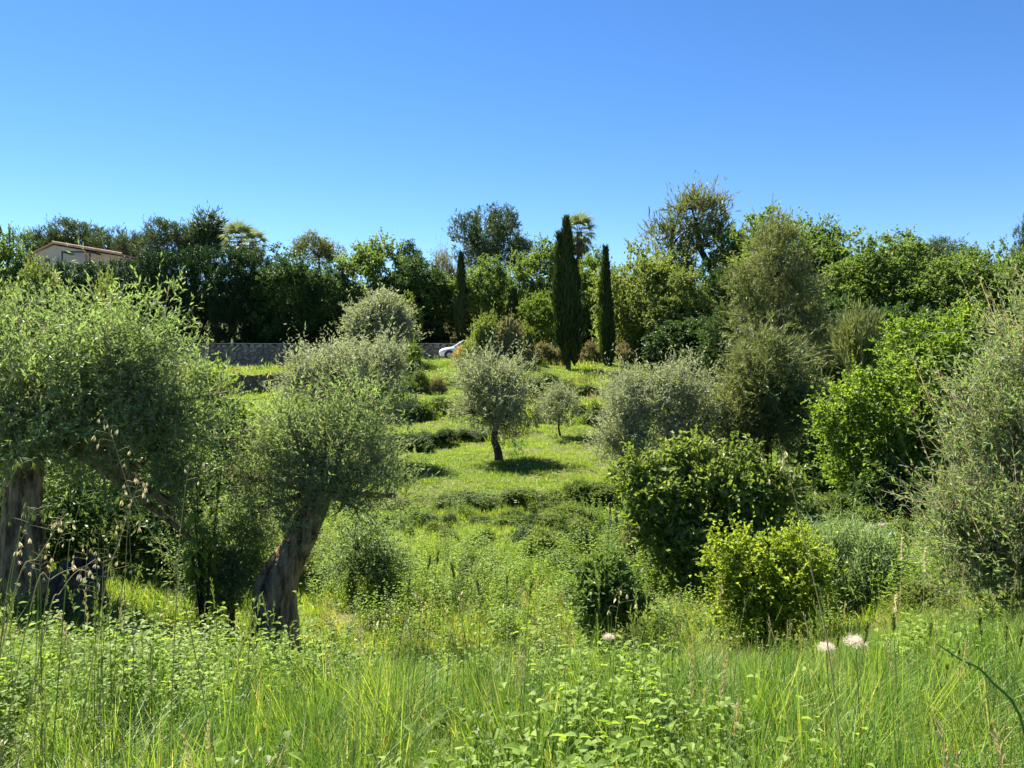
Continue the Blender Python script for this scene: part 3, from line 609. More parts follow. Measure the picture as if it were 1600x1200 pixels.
# ------------------------------------------------------------ cypresses
def cypress(label, px, D, ybase, spires, seed, n):
    rng = np.random.default_rng(seed); x = WX(px, D); g = h1(x, D); o = (x, D, g)
    t = thing('cypress_tree', label, 'tree', o); mb = MB()
    for (sx, yt, hw, yb, share) in spires:
        c = rel(sx, yb, D, o); tp = rel(sx, yt, D, o); hgt = tp[2]-c[2]; R = hw/FPX*D
        prof = lambda s: R*np.interp(s, [0,.05,.16,.34,.58,.8,.93,1], [.12,.40,.82,1,.92,.56,.24,.02])
        k = 14; th = np.linspace(0, 2*pi, 9)[:-1]; ss = np.linspace(0, .97, k)
        core = np.stack([np.stack([c[0]+.72*prof(s)*np.cos(th), c[1]+.72*prof(s)*np.sin(th), np.full(8, c[2]+s*hgt)], -1) for s in ss]).reshape(-1, 3)
        i = np.arange(k-1)[:,None]*8; j = np.arange(8)[None]
        mb.add(core, np.stack([i+j, i+(j+1) % 8, i+8+(j+1) % 8, i+8+j], -1).reshape(-1, 4))
        m = int(n*share); s = rng.random(m)**.9; a = rng.uniform(0, 2*pi, m); wob = 1+.12*np.sin(3*a+9*s)+.09*np.sin(25*s+2*a)
        r = prof(s)*np.where(rng.random(m) < .12, rng.uniform(1., 1.22, m), rng.uniform(.68, 1.02, m))*wob
        P = np.stack([c[0]+r*np.cos(a), c[1]+r*np.sin(a), c[2]+s*hgt], -1)
        Dd = norm(np.stack([np.cos(a)*.28, np.sin(a)*.28, np.ones(m)], -1)+rng.standard_normal((m, 3))*.16)
        N = np.stack([np.cos(a), np.sin(a), np.zeros(m)], -1)+rng.standard_normal((m, 3))*.5
        v, f = leaf_quads(P, Dd, N, rng.uniform(.3, .65, m), rng.uniform(.07, .13, m), .2); mb.add(v, f)
    obj('crown', mb.mesh('crown', M['cypress']), t)
    q = MB(); q.add(*tube([(0,0,-.1),(0,0,.8),(0,0,2.)], [.2,.16,.12], 8, .05, rng)); obj('trunk', q.mesh('trunk', M['bark_dk'], True), t)
    return t
cypress('tallest thick dark cypress right of centre with several tips', 888, 52, 578, [(885,346,14,572,.62),(873,370,6,540,.2),(898,410,10,572,.18)], 51, 9000)
cypress('thin dark cypress just right of the tallest cypress', 949, 53, 575, [(946,392,7,572,.75),(953,475,6,574,.25)], 52, 5000)
cypress('slim far cypress left of centre in front of the wood', 720, 64, 512, [(720,400,7.5,545,1)], 53, 4000)
cypress('short slim far cypress right of the bushes by the car', 803, 64, 512, [(803,456,7,545,1)], 54, 2500)

# ------------------------------------------------------------ fan palms
def frond_mesh(seed, dead=False):
    rng = np.random.default_rng(seed); mb = MB(); n = 18; pl = .9
    mb.add(*tube([(0,0,0),(pl*.5,0,.03),(pl,0,0)], [.035,.025,.018], 4))
    for i in range(n):
        a = radians(-100+200*i/(n-1)) if not dead else radians(-40+80*i/(n-1)); L = rng.uniform(.95, 1.2)*(1 if abs(a) < 1.2 else .85)
        d = np.array([cos(a), sin(a), .0]); side = np.array([-sin(a), cos(a), 0]); b = np.array([pl, 0, 0])
        m = b+d*L*.55; tip = b+d*L+np.array([0, 0, -.45*rng.uniform(.5, 1.2)])
        mb.add([b, m+side*.06, tip, m-side*.06, ], [[0,1,2,3]])
    return mb.mesh('frond', M['palm_dead' if dead else 'palm'])
FR = [frond_mesh(1), frond_mesh(2)]; FRD = frond_mesh(3, True)
def palm(label, px, D, ytop, hwpx, seed, nd_=20, nl=24):
    rng = np.random.default_rng(seed); x = WX(px, D); g = h1(x, D); zc = WZ(ytop, D)-hwpx/FPX*D*.85-g
    t = thing('fan_palm', label, 'palm tree', (x, D, g)); q = MB(); sc = hwpx/FPX*D/2.0
    q.add(*tube([(0,0,-.1),(.1,0,zc*.5),(0,0,zc)], [.36,.28,.26], 10, .06, rng)); obj('trunk', q.mesh('trunk', M['bark_dk'], True), t)
    for i in range(nl):
        e = -.75+2.1*(i/nl); a = i*2.4
        obj('frond', FR[i % 2], t, (.15*cos(a), .15*sin(a), zc+.25*sin(e)), (0, -e, a), (sc,)*3)
    for i in range(nd_):
        a = i*2.4+.7; obj('dead_frond', FRD, t, (.2*cos(a), .2*sin(a), zc-.35), (0, radians(rng.uniform(58, 84)), a), (sc*1.05,)*3)
palm('fan palm with spreading crown above the left hedge', 374, 86, 348, 34, 61)
palm('smaller fan palm tucked right behind the left palm', 397, 91, 360, 26, 62)
palm('fan palm peeping out behind the tallest cypress', 905, 74, 336, 31, 63)

# ------------------------------------------------------------ house on the hill
def house():
    D = 85.; x0 = WX(50, D); o = (x0, D, h1(x0+6, D)-.3)
    t = thing('house', 'low plastered house with gently sloping tiled roof above the hedge', 'house', o)
    P = lambda px, py: (WX(px, D)-o[0], WZ(py, D)-o[2])
    dep = 9.
    def prism(poly, y0, y1):
        n = len(poly); v = [(a, y0, b) for a, b in poly]+[(a, y1, b) for a, b in poly]; mb = MB()
        mb.add(v, [[i, (i+1) % n, (i+1) % n+n, i+n] for i in range(n)])
        mb.f.setdefault(n, []).append(np.array([list(range(n))])); mb.f[n].append(np.array([list(range(2*n-1, n-1, -1))])); return mb
    ridge = P(84, 383); l = P(48, 399); m = P(133, 391.5); r = P(188, 400)
    obj('gable_wall', prism([(l[0], -.5), (m[0], -.5), (m[0], m[1]), ridge, l], 0, dep).mesh('gable_wall', M['render_w']), t)
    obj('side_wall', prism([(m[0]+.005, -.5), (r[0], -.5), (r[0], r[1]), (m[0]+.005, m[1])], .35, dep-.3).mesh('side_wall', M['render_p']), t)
    rf = MB(); th = .16
    for a, b, c, d in ((P(41, 403.5), P(84, 380.9), -.35, dep+.3), (P(84, 380.9), P(192, 399.2), -.35, dep+.3)):
        pr = prism([a, b, (b[0], b[1]+th), (a[0], a[1]+th)], c, d)
        rf.add(np.concatenate(pr.v), np.concatenate(pr.f[4]))
    roof = obj('roof', rf.mesh('roof', M['tile']), t)
    # rows of barrel tiles along the verge
    tm = MB(); tm.add(*tube([(0,0,0),(.42,0,0)], [.11,.09], 7)); tmesh = tm.mesh('tile', M['tile'], True)
    a, b = P(84, 380.9), P(192, 399.2); n = 21; ang = math.atan2(b[1]-a[1], b[0]-a[0])
    for i in range(n):
        s = i/n; obj('tile', tmesh, roof, (a[0]+(b[0]-a[0])*s, -.30, a[1]+(b[1]-a[1])*s+th+.02), (0, -ang, 0))
    c, d2 = P(114, 398), P(158, 398); fr = MB()
    fr.add(*box(c[0], d2[0], -2.2, -2.05, c[1]-.06, c[1]+.10)); fr.add(*box(c[0], c[0]+.12, -2.2, -2.08, 0, c[1]-.065)); fr.add(*box(d2[0]-.12, d2[0], -2.2, -2.08, 0, c[1]-.065))
    fr.add(*box(c[0], c[0]+.12, -2.045, -.01, c[1]-.06, c[1]+.10)); fr.add(*box(d2[0]-.12, d2[0], -2.045, -.01, c[1]-.06, c[1]+.10))
    obj('awning_frame', fr.mesh('awning_frame', M['dark_metal']), t)
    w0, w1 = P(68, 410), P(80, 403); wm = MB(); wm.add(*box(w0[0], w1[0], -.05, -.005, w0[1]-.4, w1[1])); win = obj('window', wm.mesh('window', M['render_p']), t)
    g = MB(); g.add(*box(w0[0]+.08, w1[0]-.08, -.07, -.051, w0[1]-.3, w1[1]-.08)); obj('pane', g.mesh('pane', M['glass']), win)
house()

# ------------------------------------------------------------ stone walls
def stone_meshes(mat, n=6):
    L = []
    for s in range(n):
        rng = np.random.default_rng(700+s); b = .22
        v = []
        for sx in (-1, 1):
            for sy in (-1, 1):
                for sz in (-1, 1):
                    j = rng.uniform(-.09, .09, 3)
                    v += [np.array([sx*.5*(1-b), sy*.5, sz*.5*(1-b)])+j, np.array([sx*.5, sy*.5*(1-b), sz*.5*(1-b)])+j, np.array([sx*.5*(1-b), sy*.5*(1-b), sz*.5])+j]
        v = np.array(v)
        import bmesh
        bm = bmesh.new(); vv = [bm.verts.new(p) for p in v]; bmesh.ops.convex_hull(bm, input=vv)
        me = bpy.data.meshes.new('stone'); bm.to_mesh(me); bm.free(); me.materials.append(mat); L.append(me)
    return L
def stone_wall(name, label, x0, x1, y, z0, z1, nx_, nz_, mat, core_mat, thick=.45, coping=None, seed=1, yfun=None):
    rng = np.random.default_rng(seed); t = thing(name, label, 'wall', ((x0+x1)/2, y, z0)); L = x1-x0; hgt = z1-z0
    mb = MB(); mb.add(*box(-L/2, L/2, -thick/2+.06, thick/2, -.4, hgt-.12)); obj('wall_core', mb.mesh('wall_core', core_mat), t)
    sm = stone_meshes(mat)
    for r in range(nz_):
        edges = np.linspace(-L/2, L/2, nx_+1)+np.concatenate([[0], rng.uniform(-.28, .28, nx_-1), [0]])*L/nx_
        hz = hgt/nz_
        for i in range(nx_):
            wd = edges[i+1]-edges[i]
            obj('stone', sm[rng.integers(6)], t, ((edges[i]+edges[i+1])/2, -thick/2+.05+rng.uniform(-.03, .03), (r+.5)*hz+rng.uniform(-.3, .3)*hz*(0 < r < nz_-1)), (0, rng.uniform(-.6, .6), 0), (wd*rng.uniform(.55, .95), rng.uniform(.2, .3), hz*rng.uniform(.6, 1.25)))
    if coping:
        n = int(L/1.1); 
        for i in range(n):
            b = MB(); a = -L/2+L*i/n; b.add(*box(a+.01, a+L/n-.01, -thick/2-.04, thick/2+.03, hgt+.012, hgt+.075+rng.uniform(0, .015))); obj('coping_slab', b.mesh('coping_slab', coping), t)
    return t
stone_wall('stone_wall', 'long mortared stone wall with flat top along the upper road', -30.5, -3.2, 62.3, .85, WZ(538, 62), 50, 6, M['stone'], M['mortar'], .5, M['coping'], 5)
stone_wall('terrace_wall', 'rough brown dry-stone terrace wall above the left lawn', -22, -11.5, 46.8, -.75, .62, 35, 7, M['stone_red'], M['mortar'], .5, None, 6)
stone_wall('low_stone_wall', 'low ruined dry-stone wall in the shade at right', WX(1355, 17), WX(1440, 17), 17, h1(WX(1390,17),17)-.05, h1(WX(1390,17),17)+.30, 5, 2, M['stone_red'], M['mortar'], .4, None, 7)  # darker stone colour stands in for the tree shade on this wall

# ------------------------------------------------------------ parked car
def car():
    D = 59.2; xf = WX(686, D); o = (xf, D, 1.52)
    t = thing('parked_car', 'white hatchback parked on the road beyond the bushes', 'car', o, radians(6))
    st = [ # x, half width, z bottom, z shoulder, z top, half width of top
     (0.00,.55,.42,.52,.58,.48),(0.06,.70,.30,.62,.70,.60),(.25,.82,.22,.68,.80,.68),(.6,.87,.20,.74,.88,.72),(1.05,.89,.20,.80,.95,.74),(1.35,.90,.20,.86,1.0,.75),
     (2.2,.90,.20,.90,1.0,.76),(3.0,.90,.20,.93,1.02,.76),(3.7,.88,.22,.95,1.05,.74),(4.0,.84,.30,.92,1.02,.70),(4.12,.74,.40,.80,.92,.60)]
    V = []
    for x, hw, zb, zs, zt, ht in st:
        V.append([(x,-hw*.86,zb),(x,-hw,zb+.14),(x,-hw*1.01,zs*.8),(x,-hw*.97,zs),(x,-ht,zt),(x,-ht*.5,zt+.03),(x,0,zt+.04),(x,ht*.5,zt+.03),(x,ht,zt),(x,hw*.97,zs),(x,hw*1.01,zs*.8),(x,hw,zb+.14),(x,hw*.86,zb)])
    n = 13; k = len(st); V = np.array(V).reshape(-1, 3); i = np.arange(k-1)[:,None]*n; j = np.arange(n)[None]
    mb = MB(); mb.add(V, np.stack([i+j, i+(j+1) % n, i+n+(j+1) % n, i+n+j], -1).reshape(-1, 4))
    mb.f.setdefault(n, []).append(np.array([list(range(n))[::-1]])); mb.f[n].append(np.array([list(range((k-1)*n, k*n))]))
    body = obj('body', mb.mesh('body', M['paint'], True), t)
    gh = [(1.12,.70,.98,.70,.985),(1.85,.74,1.0,.60,1.42),(2.5,.75,1.0,.60,1.49),(3.4,.74,1.02,.58,1.44),(3.98,.68,1.02,.62,1.06)]
    V = np.array([[(x,-a,z0),(x,-b,z1),(x,b,z1),(x,a,z0)] for x, a, z0, b, z1 in gh]).reshape(-1, 3); i = np.arange(4)[:,None]*4; j = np.arange(3)[None]
    g = MB(); g.add(V, np.stack([i+j, i+j+1, i+5+j, i+4+j], -1).reshape(-1, 4)); obj('windows', g.mesh('windows', M['glass']), t)
    r = MB(); V2 = np.array([[(x,-b-.01,z1+.005),(x,0,z1+.04),(x,b+.01,z1+.005)] for x, a, z0, b, z1 in gh[1:4]]).reshape(-1, 3); i = np.arange(2)[:,None]*3; j = np.arange(2)[None]
    r.add(V2, np.stack([i+j, i+j+1, i+4+j, i+3+j], -1).reshape(-1, 4)); obj('roof', r.mesh('roof', M['paint'], True), t)
    for s in (-1, 1):
        for a, b in (((1.12,.715*s,.985),(1.87,.615*s,1.44)), ((2.5,.765*s,1.0),(2.48,.62*s,1.5)), ((3.98,.70*s,1.04),(3.4,.60*s,1.46))):
            p = MB(); p.add(*tube([a, b], [.045, .04], 5)); obj('pillar', p.mesh('pillar', M['paint']), t)
        for x in (.78, 3.3):
            wv = MB(); th = np.linspace(0, 2*pi, 20, endpoint=False)
            for rr, yy in ((.31, .74), (.325, .78), (.325, .9), (.30, .93), (.21, .935)): wv.v.append(np.stack([x+rr*np.cos(th), np.full(20, s*yy), .31+rr*np.sin(th)], -1))
            i = np.arange(4)[:,None]*20; j = np.arange(20)[None]; wv.f[4] = [np.stack([i+j, i+(j+1) % 20, i+20+(j+1) % 20, i+20+j], -1).reshape(-1, 4)]
            wl = obj('wheel', wv.mesh('wheel', M['rubber'], True), t)
            q = MB()
            for sp in range(6):
                a = sp*pi/3; d = np.array([cos(a), 0, sin(a)]); e = np.array([-sin(a), 0, cos(a)])*.035; c = np.array([x, s*.93, .31]); q.add([c-e, c+e, c+d*.21+e, c+d*.21-e], [[0,1,2,3]])
            obj('rim', q.mesh('rim', M['chrome']), wl)
            ar = MB(); th = np.linspace(-.15, pi+.15, 14); ar.add(np.concatenate([np.stack([x+.40*np.cos(th), np.full(14, s*.912), .31+.40*np.sin(th)], -1), np.stack([x+.325*np.cos(th), np.full(14, s*.914), .31+.325*np.sin(th)], -1)]), [[q_, q_+1, q_+15, q_+14] for q_ in range(13)]); obj('wheel_arch', ar.mesh('wheel_arch', M['rubber']), t)
        h = MB(); h.add([(.03,.50*s,.62),(.10,.70*s,.60),(.42,.845*s,.66),(.44,.82*s,.76),(.14,.66*s,.70)], [[0,1,2,3,4]]); obj('headlight', h.mesh('headlight', M['lamp']), t)
        mi = MB(); mi.add(*box(1.35, 1.5, min(.86*s, 1.02*s), max(.86*s, 1.02*s), .98, 1.1)); obj('mirror', mi.mesh('mirror', M['paint']), t)
        fg = MB(); fg.add([(.04,.48*s,.36),(.12,.66*s,.36),(.12,.66*s,.48),(.04,.48*s,.48)], [[0,1,2,3]]); obj('fog_light', fg.mesh('fog_light', M['rubber']), t)
    gr = MB(); gr.add(*box(-.035, -.005, -.38, .38, .36, .47)); obj('grille', gr.mesh('grille', M['rubber']), t)
    pl = MB(); pl.add(*box(-.05, -.036, -.26, .26, .48, .56)); obj('number_plate', pl.mesh('number_plate', M['lamp']), t)
car()

# ------------------------------------------------------------ bushes by the road, brambles on the banks
def mound(name, label, px, py, D, hw, hp, mat, group=None, cat='bush', seed=0, depth=None):
    """py = row of the foot; hw half width, hp height in photo pixels"""
    x = WX(px, D); g = h1(x, D); hx = hw/FPX*D; hz = hp/FPX*D
    t = thing(name, label, cat, (x, D, g), 0, group)
    r = np.random.default_rng(int(px*7+D*13+seed)); v = int(r.integers(4))
    obj('foliage', UNIT['mound%d' % v], t, (0, 0, hz*.42), (0, 0, r.uniform(0, 6)), (hx, depth or hx*.8, hz*.6), mat=M[mat])
    q = MB()
    for i in range(5):
        a = i*1.26; q.add(*tube(curve_pts([(0,0,-.05),(hx*.3*cos(a), hx*.3*sin(a), hz*.5),(hx*.7*cos(a), hx*.6*sin(a), hz*.7)], 5), np.linspace(.025, .008, 5), 4))
    obj('stems', q.mesh('stems', M['bark_dk'], True), t)
    return t
mound('broom_bush', 'green bush with yellow flowers hiding the rear of the car', 742, 585, 54, 28, 38, 'pale')
b = mound('broom_bush', 'yellow-flowering broom right in front of the car', 722, 575, 54.6, 17, 26, 'broom')
mound('shrub', 'pale leafy shrub with long sprigs right of the car', 764, 590, 53, 32, 78, 'pale')
mound('shrub', 'dry tan rounded shrub right of the sprigged shrub', 798, 588, 52.5, 30, 74, 'drybush')
mound('shrub', 'thin green shrub at the right end of the roadside bushes', 822, 588, 54, 18, 60, 'pale')
for i,(px,py,hw,hp) in enumerate([(845,575,26,24),(872,582,20,20),(918,575,20,26),(938,578,18,22),(975,585,24,26)]):
    mound('scrub', 'dry brownish scrub clump at the foot of the near cypresses, %s from left' % ORD[i], px, py, 55, hw, hp*1.3, 'drybush', 'dry scrub under the near cypresses')
mound('shrub', 'bright green bush left of the slope below the car', 643, 560, 45, 22, 52, 'green')
mound('shrub', 'dark green bush on the third bank behind the wide olive', 650, 615, 42.6, 26, 36, 'bramble')
mound('shrub', 'reddish brown dry bush on the third bank', 684, 610, 43, 16, 24, 'drybush')
def bank(label, group, pts, mat='bramble'):
    for i,(px,py,D,hw,hp) in enumerate(sorted(pts)): mound('bramble_mound', label+', %s from left' % ORD[i], px+(i*37%11)-5, py, D+.25*((i*53)%7-3)/3, hw*(.75+.5*((i*29)%5)/4), hp*(.7+.9*((i*17)%6)/5), mat, group, 'bramble', i)
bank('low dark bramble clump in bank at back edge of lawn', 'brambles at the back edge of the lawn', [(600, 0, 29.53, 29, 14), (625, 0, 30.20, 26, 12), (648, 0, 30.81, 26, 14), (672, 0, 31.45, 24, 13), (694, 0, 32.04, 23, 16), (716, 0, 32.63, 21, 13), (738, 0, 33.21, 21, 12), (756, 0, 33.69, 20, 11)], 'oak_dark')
bank('low bramble clump in the second bank above the lawn', 'brambles on the second bank', [(612, 0, 35.25, 26, 12), (640, 0, 36.00, 26, 14), (664, 0, 36.64, 23, 11), (690, 0, 37.33, 23, 12), (714, 0, 37.97, 21, 11), (738, 0, 38.61, 21, 13), (758, 0, 39.15, 20, 11)], 'bramble')
bank('low bramble clump on the bank right of the lone olive', 'brambles right of the lone olive', [(820,668,35,18,18),(845,660,36.4,18,18),(905,640,36.6,20,18),(930,655,36,20,24),(830,625,42,24,20),(880,612,43.4,26,20),(920,612,43.5,22,20),(860,600,45,24,18)])
bank('scrubby clump along the front edge of the sunlit lawn', 'scrub along the front edge of the lawn', [(668,790,20.6,32,10),(720,786,21.4,35,8),(765,785,21.5,37,9),(815,778,21.5,37,10),(862,775,21.5,37,20),(905,770,21.6,40,27),(945,765,21.8,40,32),(985,760,22,32,33)])
r_ = np.random.default_rng(63)
for i in range(58):
    D = r_.uniform(14.2, 20.6); px = r_.uniform(620, 1060) if D > 16 else r_.uniform(830, 1060); hw = r_.uniform(12, 40); big = r_.random() < .3
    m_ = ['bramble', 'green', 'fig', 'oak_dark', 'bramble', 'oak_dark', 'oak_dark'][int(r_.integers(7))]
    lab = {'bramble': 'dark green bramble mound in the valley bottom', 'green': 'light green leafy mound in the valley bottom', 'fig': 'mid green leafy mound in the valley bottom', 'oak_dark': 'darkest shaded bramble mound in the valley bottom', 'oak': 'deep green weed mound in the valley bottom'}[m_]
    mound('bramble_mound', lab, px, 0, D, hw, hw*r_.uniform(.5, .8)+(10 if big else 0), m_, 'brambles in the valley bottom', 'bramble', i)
mound('dead_bush', 'dry bare grey-brown bush left of the broad leafy bush', 990, 850, 14.6, 30, 62, 'drybush')
hero('reed_thicket', 'pale grey-green thicket of long narrow leaves right of the yellow bush', 1340, 10.4,
  [(1335,890,10.4,48,42),(1295,890,10.6,34,40),(1380,895,10.3,34,36),(1345,915,10.2,60,30)],
  [(1340,960,10.4,.03),(1340,920,10.4,.02)],
  dict(n_clump=420, n_twig=4, n_leaf=9, tl=.26, L=.11, W=.017, up=1.1, outw=.35, jit=.35, crad=.06, lj=.7, rmin=.2), 'reed', 'bark_dk', seed=44, limb_r=.01, n_limb=20, cat='shrub')
mound('shrub', 'low light green bush right of the reed thicket', 1445, 980, 8.4, 46, 60, 'pale')
for i,(px,py,D,hw,hp) in enumerate(sorted([(1300,790,18.5,50,50),(1255,800,18,40,56),(1345,800,17.6,40,40),(1290,845,14.8,44,36),(1430,830,15.5,44,40)])):
    mound('shade_shrub', 'low dark shrub in the hollow under the bright green tree, %s from left' % ORD[i], px, py, D, hw, hp, 'bramble', 'shrubs in the shaded hollow')
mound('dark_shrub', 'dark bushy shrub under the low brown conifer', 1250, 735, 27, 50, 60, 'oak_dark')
mound('dark_shrub', 'dark-leaved shrub added to darken the hollow behind the bright green tree', 1320, 770, 22.5, 70, 110, 'oak_dark')  # dark leaves here and below stand in for the shade of the hollow
mound('dark_shrub', 'dark-leaved shrub added to darken the hollow near the low ruined wall', 1400, 800, 18.6, 75, 90, 'oak_dark')

# old stump left
def stump():
    x = WX(115, 7.6); g = h1(x, 7.6); t = thing('tree_stump', 'dark broken tree stump among the weeds at left', 'stump', (x, 7.6, g)); rng = np.random.default_rng(5)
    hh = WZ(885, 7.6)-g; q = MB(); v, f = tube(curve_pts([(0,0,-.1),(.02,0,hh*.4),(.07,0,hh*.8),(.1,0,hh)], 12), np.linspace(.30,.20,12), 24, .05, rng, 5, .12, .8)
    v[-24:,2] += rng.uniform(-.12, .1, 24); q.add(v, f); c = len(v); q.add([[.09,0,hh-.16]]+[list(p) for p in v[-24:]], [[0, i+1, (i+1) % 24+1] for i in range(24)])
    obj('trunk', q.mesh('trunk', M['bark_dk'], True), t)
    br = MB()
    for a in ((-.5,-.1,hh+.1),(.45,-.15,hh*.9),(-.3,-.3,hh*.7)): br.add(*tube(curve_pts([(0,0,hh*.6),(a[0]*.5,a[1]*.5,hh*.85),a], 6), np.linspace(.02,.006,6), 5))
    obj('dead_branch', br.mesh('dead_branch', M['wood'], True), t)
stump()
# posts
for px, py, D, hp, lab in ((953,822,17.2,34,'left thin wooden stake beside the dry bare bush'),(963,825,17.1,22,'right short wooden stake beside the dry bare bush'),(862,560,58,24,'pale upright post left of the tallest cypress')):
    x = WX(px, D); g = h1(x, D); t = thing('wooden_post', lab, 'post', (x, D, g)); hh = WZ(py-hp, D)-g; r = .035 if D < 30 else .06
    q = MB(); q.add(*tube(curve_pts([(0,0,-.2),(.01,0,hh*.5),(0,0,hh)], 6), np.full(6, r), 8, .05, RNG)); obj('shaft', q.mesh('shaft', M['wood' if D < 30 else 'coping'], True), t)
    q = MB(); q.add(*tube([(0,0,hh),(0,0,hh+.03),(0,0,hh+.05)], [r*.98, r*.7, .002], 8)); obj('tip', q.mesh('tip', M['wood' if D < 30 else 'coping'], True), t)

# broad-leaved sapling with large yellowing leaves, left of the leaning olive
def big_leaf(mat, L=.2, W=.08):
    n = 5; s = np.linspace(0, 1, n); wv = W*.5*np.sin(pi*np.clip(s*.93+.05, 0, 1))**.8; z = -.25*L*s*s
    v = np.concatenate([np.stack([s*L, wv, z+.3*wv], -1), np.stack([s*L, 0*s, z], -1), np.stack([s*L, -wv, z+.3*wv], -1)])
    f = [[i, i+1, n+i+1, n+i] for i in range(n-1)]+[[n+i, n+i+1, 2*n+i+1, 2*n+i] for i in range(n-1)]
    return mesh_np('leaf', v, [np.array(f)], mat, True)
def sapling():
    D = 9.3; x = WX(318, D); g = h1(x, D); t = thing('broad_leaved_sapling', 'sapling with large yellow-green leaves left of the leaning olive', 'sapling', (x, D, g)); rng = np.random.default_rng(8)
    ms = [big_leaf(M['yellow']), big_leaf(M['green'])]; q = MB()
    for i in range(9):
        tip = rel(rng.uniform(268, 352), rng.uniform(705, 850), D+rng.uniform(-.3,.3), (x, D, g)); pts = curve_pts([(0,0,-.05), tip*.5+np.array([0,0,.12]), tip], 8); q.add(*tube(pts, np.linspace(.016,.004,8), 5))
        for k in range(12):
            s = .45+.55*k/11; p = pts[int(s*7)]; obj('leaf', ms[int(rng.random() > .4)], t, p, (rng.uniform(-.5,.5), rng.uniform(-.2,.9), rng.uniform(0,6.28)), (rng.uniform(.6,1.1),)*3)
    obj('stem', q.mesh('stem', M['bark_dk'], True), t)
sapling()

# ------------------------------------------------------------ grass and herbs (uncountable: instanced tufts)
def blades(rng, n, R, h, wd, bend=.5, seg=3, wide=1.):
    """n curved blades rooted within radius R"""
    a = rng.uniform(0, 2*pi, n); r = R*np.sqrt(rng.random(n)); base = np.stack([r*np.cos(a), r*np.sin(a), np.full(n, -.02)], -1)
    hh = h*rng.uniform(.45, 1.15, n); d = rng.uniform(0, 2*pi, n); lean = rng.uniform(.05, bend, n)
    u = np.stack([np.cos(d), np.sin(d), 0*d], -1); sd = np.stack([-np.sin(d+.6), np.cos(d+.6), 0*d], -1)
    rows = []
    for k in range(seg):
        s = k/seg; c = base+u*(lean*hh*s*s)[:,None]+np.stack([0*hh, 0*hh, hh*s*(1-.25*lean*s)], -1); ww = (wd*(1-.65*s))
        rows += [c-sd*ww*.5, c+sd*ww*.5]
    rows.append(base+u*(lean*hh)[:,None]+np.stack([0*hh, 0*hh, hh*(1-.3*lean)], -1))
    v = np.stack(rows, 1).reshape(-1, 3); m = 2*seg+1; b = np.arange(n)[:,None]*m
    q = np.concatenate([b+np.array([[2*k, 2*k+1, 2*k+3, 2*k+2]]) for k in range(seg-1)]) if seg > 1 else np.zeros((0,4), int)
    t = b+np.array([[2*seg-2, 2*seg-1, 2*seg]])
    return v, q, t
def tuft(name, seed, n, R, h, wd, mat, bend=.5, seg=3, dry=0):
    rng = np.random.default_rng(seed); v, q, t = blades(rng, n, R, h, wd, bend, seg)
    return mesh_np(name, v, [q, t], mat)
def herb_clump(name, seed, n_stem, h, L, W, mat, R=.1):
    rng = np.random.default_rng(seed); P = []; Dd = []; mb = MB()
    for i in range(n_stem):
        a = rng.uniform(0, 6.28); r = R*rng.random(); b = np.array([r*cos(a), r*sin(a), -.02]); hh = h*rng.uniform(.5, 1.15); tip = b+np.array([rng.uniform(-.25,.25)*hh, rng.uniform(-.25,.25)*hh, hh])
        mb.add(*twig_strips(b[None], tip[None], .003))
        k = int(rng.integers(7, 13)); s = np.linspace(.2, 1, k); P.append(b+(tip-b)*s[:,None]); aa = np.arange(k)*2.4+rng.uniform(0, 6)
        Dd.append(norm(np.stack([np.cos(aa), np.sin(aa), rng.uniform(-.1, .6, k)], -1)))
    P = np.concatenate(P); Dd = np.concatenate(Dd); N = np.array([0, 0, 1.])+rng.standard_normal(P.shape)*.25; k = len(P)
    Sd = norm(np.cross(Dd, N)); Nn = np.cross(Sd, Dd); Lr = (L*rng.uniform(.5, 1.25, k))[:,None]; Wr = (W*rng.uniform(.6, 1.2, k))[:,None]
    prof = [(0,0),(.16,.34),(.42,.5),(.72,.30),(1,0)]; rows = []
    for s_, w_ in prof: rows += [P+Dd*Lr*s_+Nn*Lr*(.10*s_-.32*s_*s_)] if w_ == 0 else [P+Dd*Lr*s_+Sd*Wr*w_+Nn*(Wr*w_*.45+Lr*(.10*s_-.32*s_*s_)), P+Dd*Lr*s_+Nn*Lr*(.10*s_-.32*s_*s_), P+Dd*Lr*s_-Sd*Wr*w_+Nn*(Wr*w_*.45+Lr*(.10*s_-.32*s_*s_))]
    v = np.stack(rows, 1).reshape(-1, 3); b_ = np.arange(k)[:,None]*11
    q_ = np.concatenate([b_+np.array([[i, i+3, i+4, i+1]]) for i in (1, 2, 4, 5)]); t_ = np.concatenate([b_+np.array(c) for c in ([[0,1,2]],[[0,2,3]],[[7,10,8]],[[8,10,9]])])
    n0 = mb.n; mb.v.append(v); mb.f.setdefault(4, []).append(q_+n0); mb.f.setdefault(3, []).append(t_+n0); mb.n += len(v)
    return mb.mesh(name, mat)
def seed_stalk(name, seed, h, mat, n=3):
    rng = np.random.default_rng(seed); mb = MB()
    for i in range(n):
        b = np.array([rng.uniform(-.05,.05), rng.uniform(-.05,.05), -.02]); hh = h*rng.uniform(.75, 1.15); tip = b+np.array([rng.uniform(-.2,.2)*hh, rng.uniform(-.2,.2)*hh, hh])
        mb.add(*twig_strips(b[None], tip[None], .0022)); k = 26; s = np.linspace(.82, 1.02, k); P = b+(tip-b)*s[:,None]; ax = norm(tip-b)
        v, f = leaf_quads(P, norm(ax*1.2+rng.standard_normal((k,3))*.35), rng.standard_normal((k,3)), np.full(k, .022), np.full(k, .006), .3); mb.add(v, f)
    return mb.mesh(name, mat)
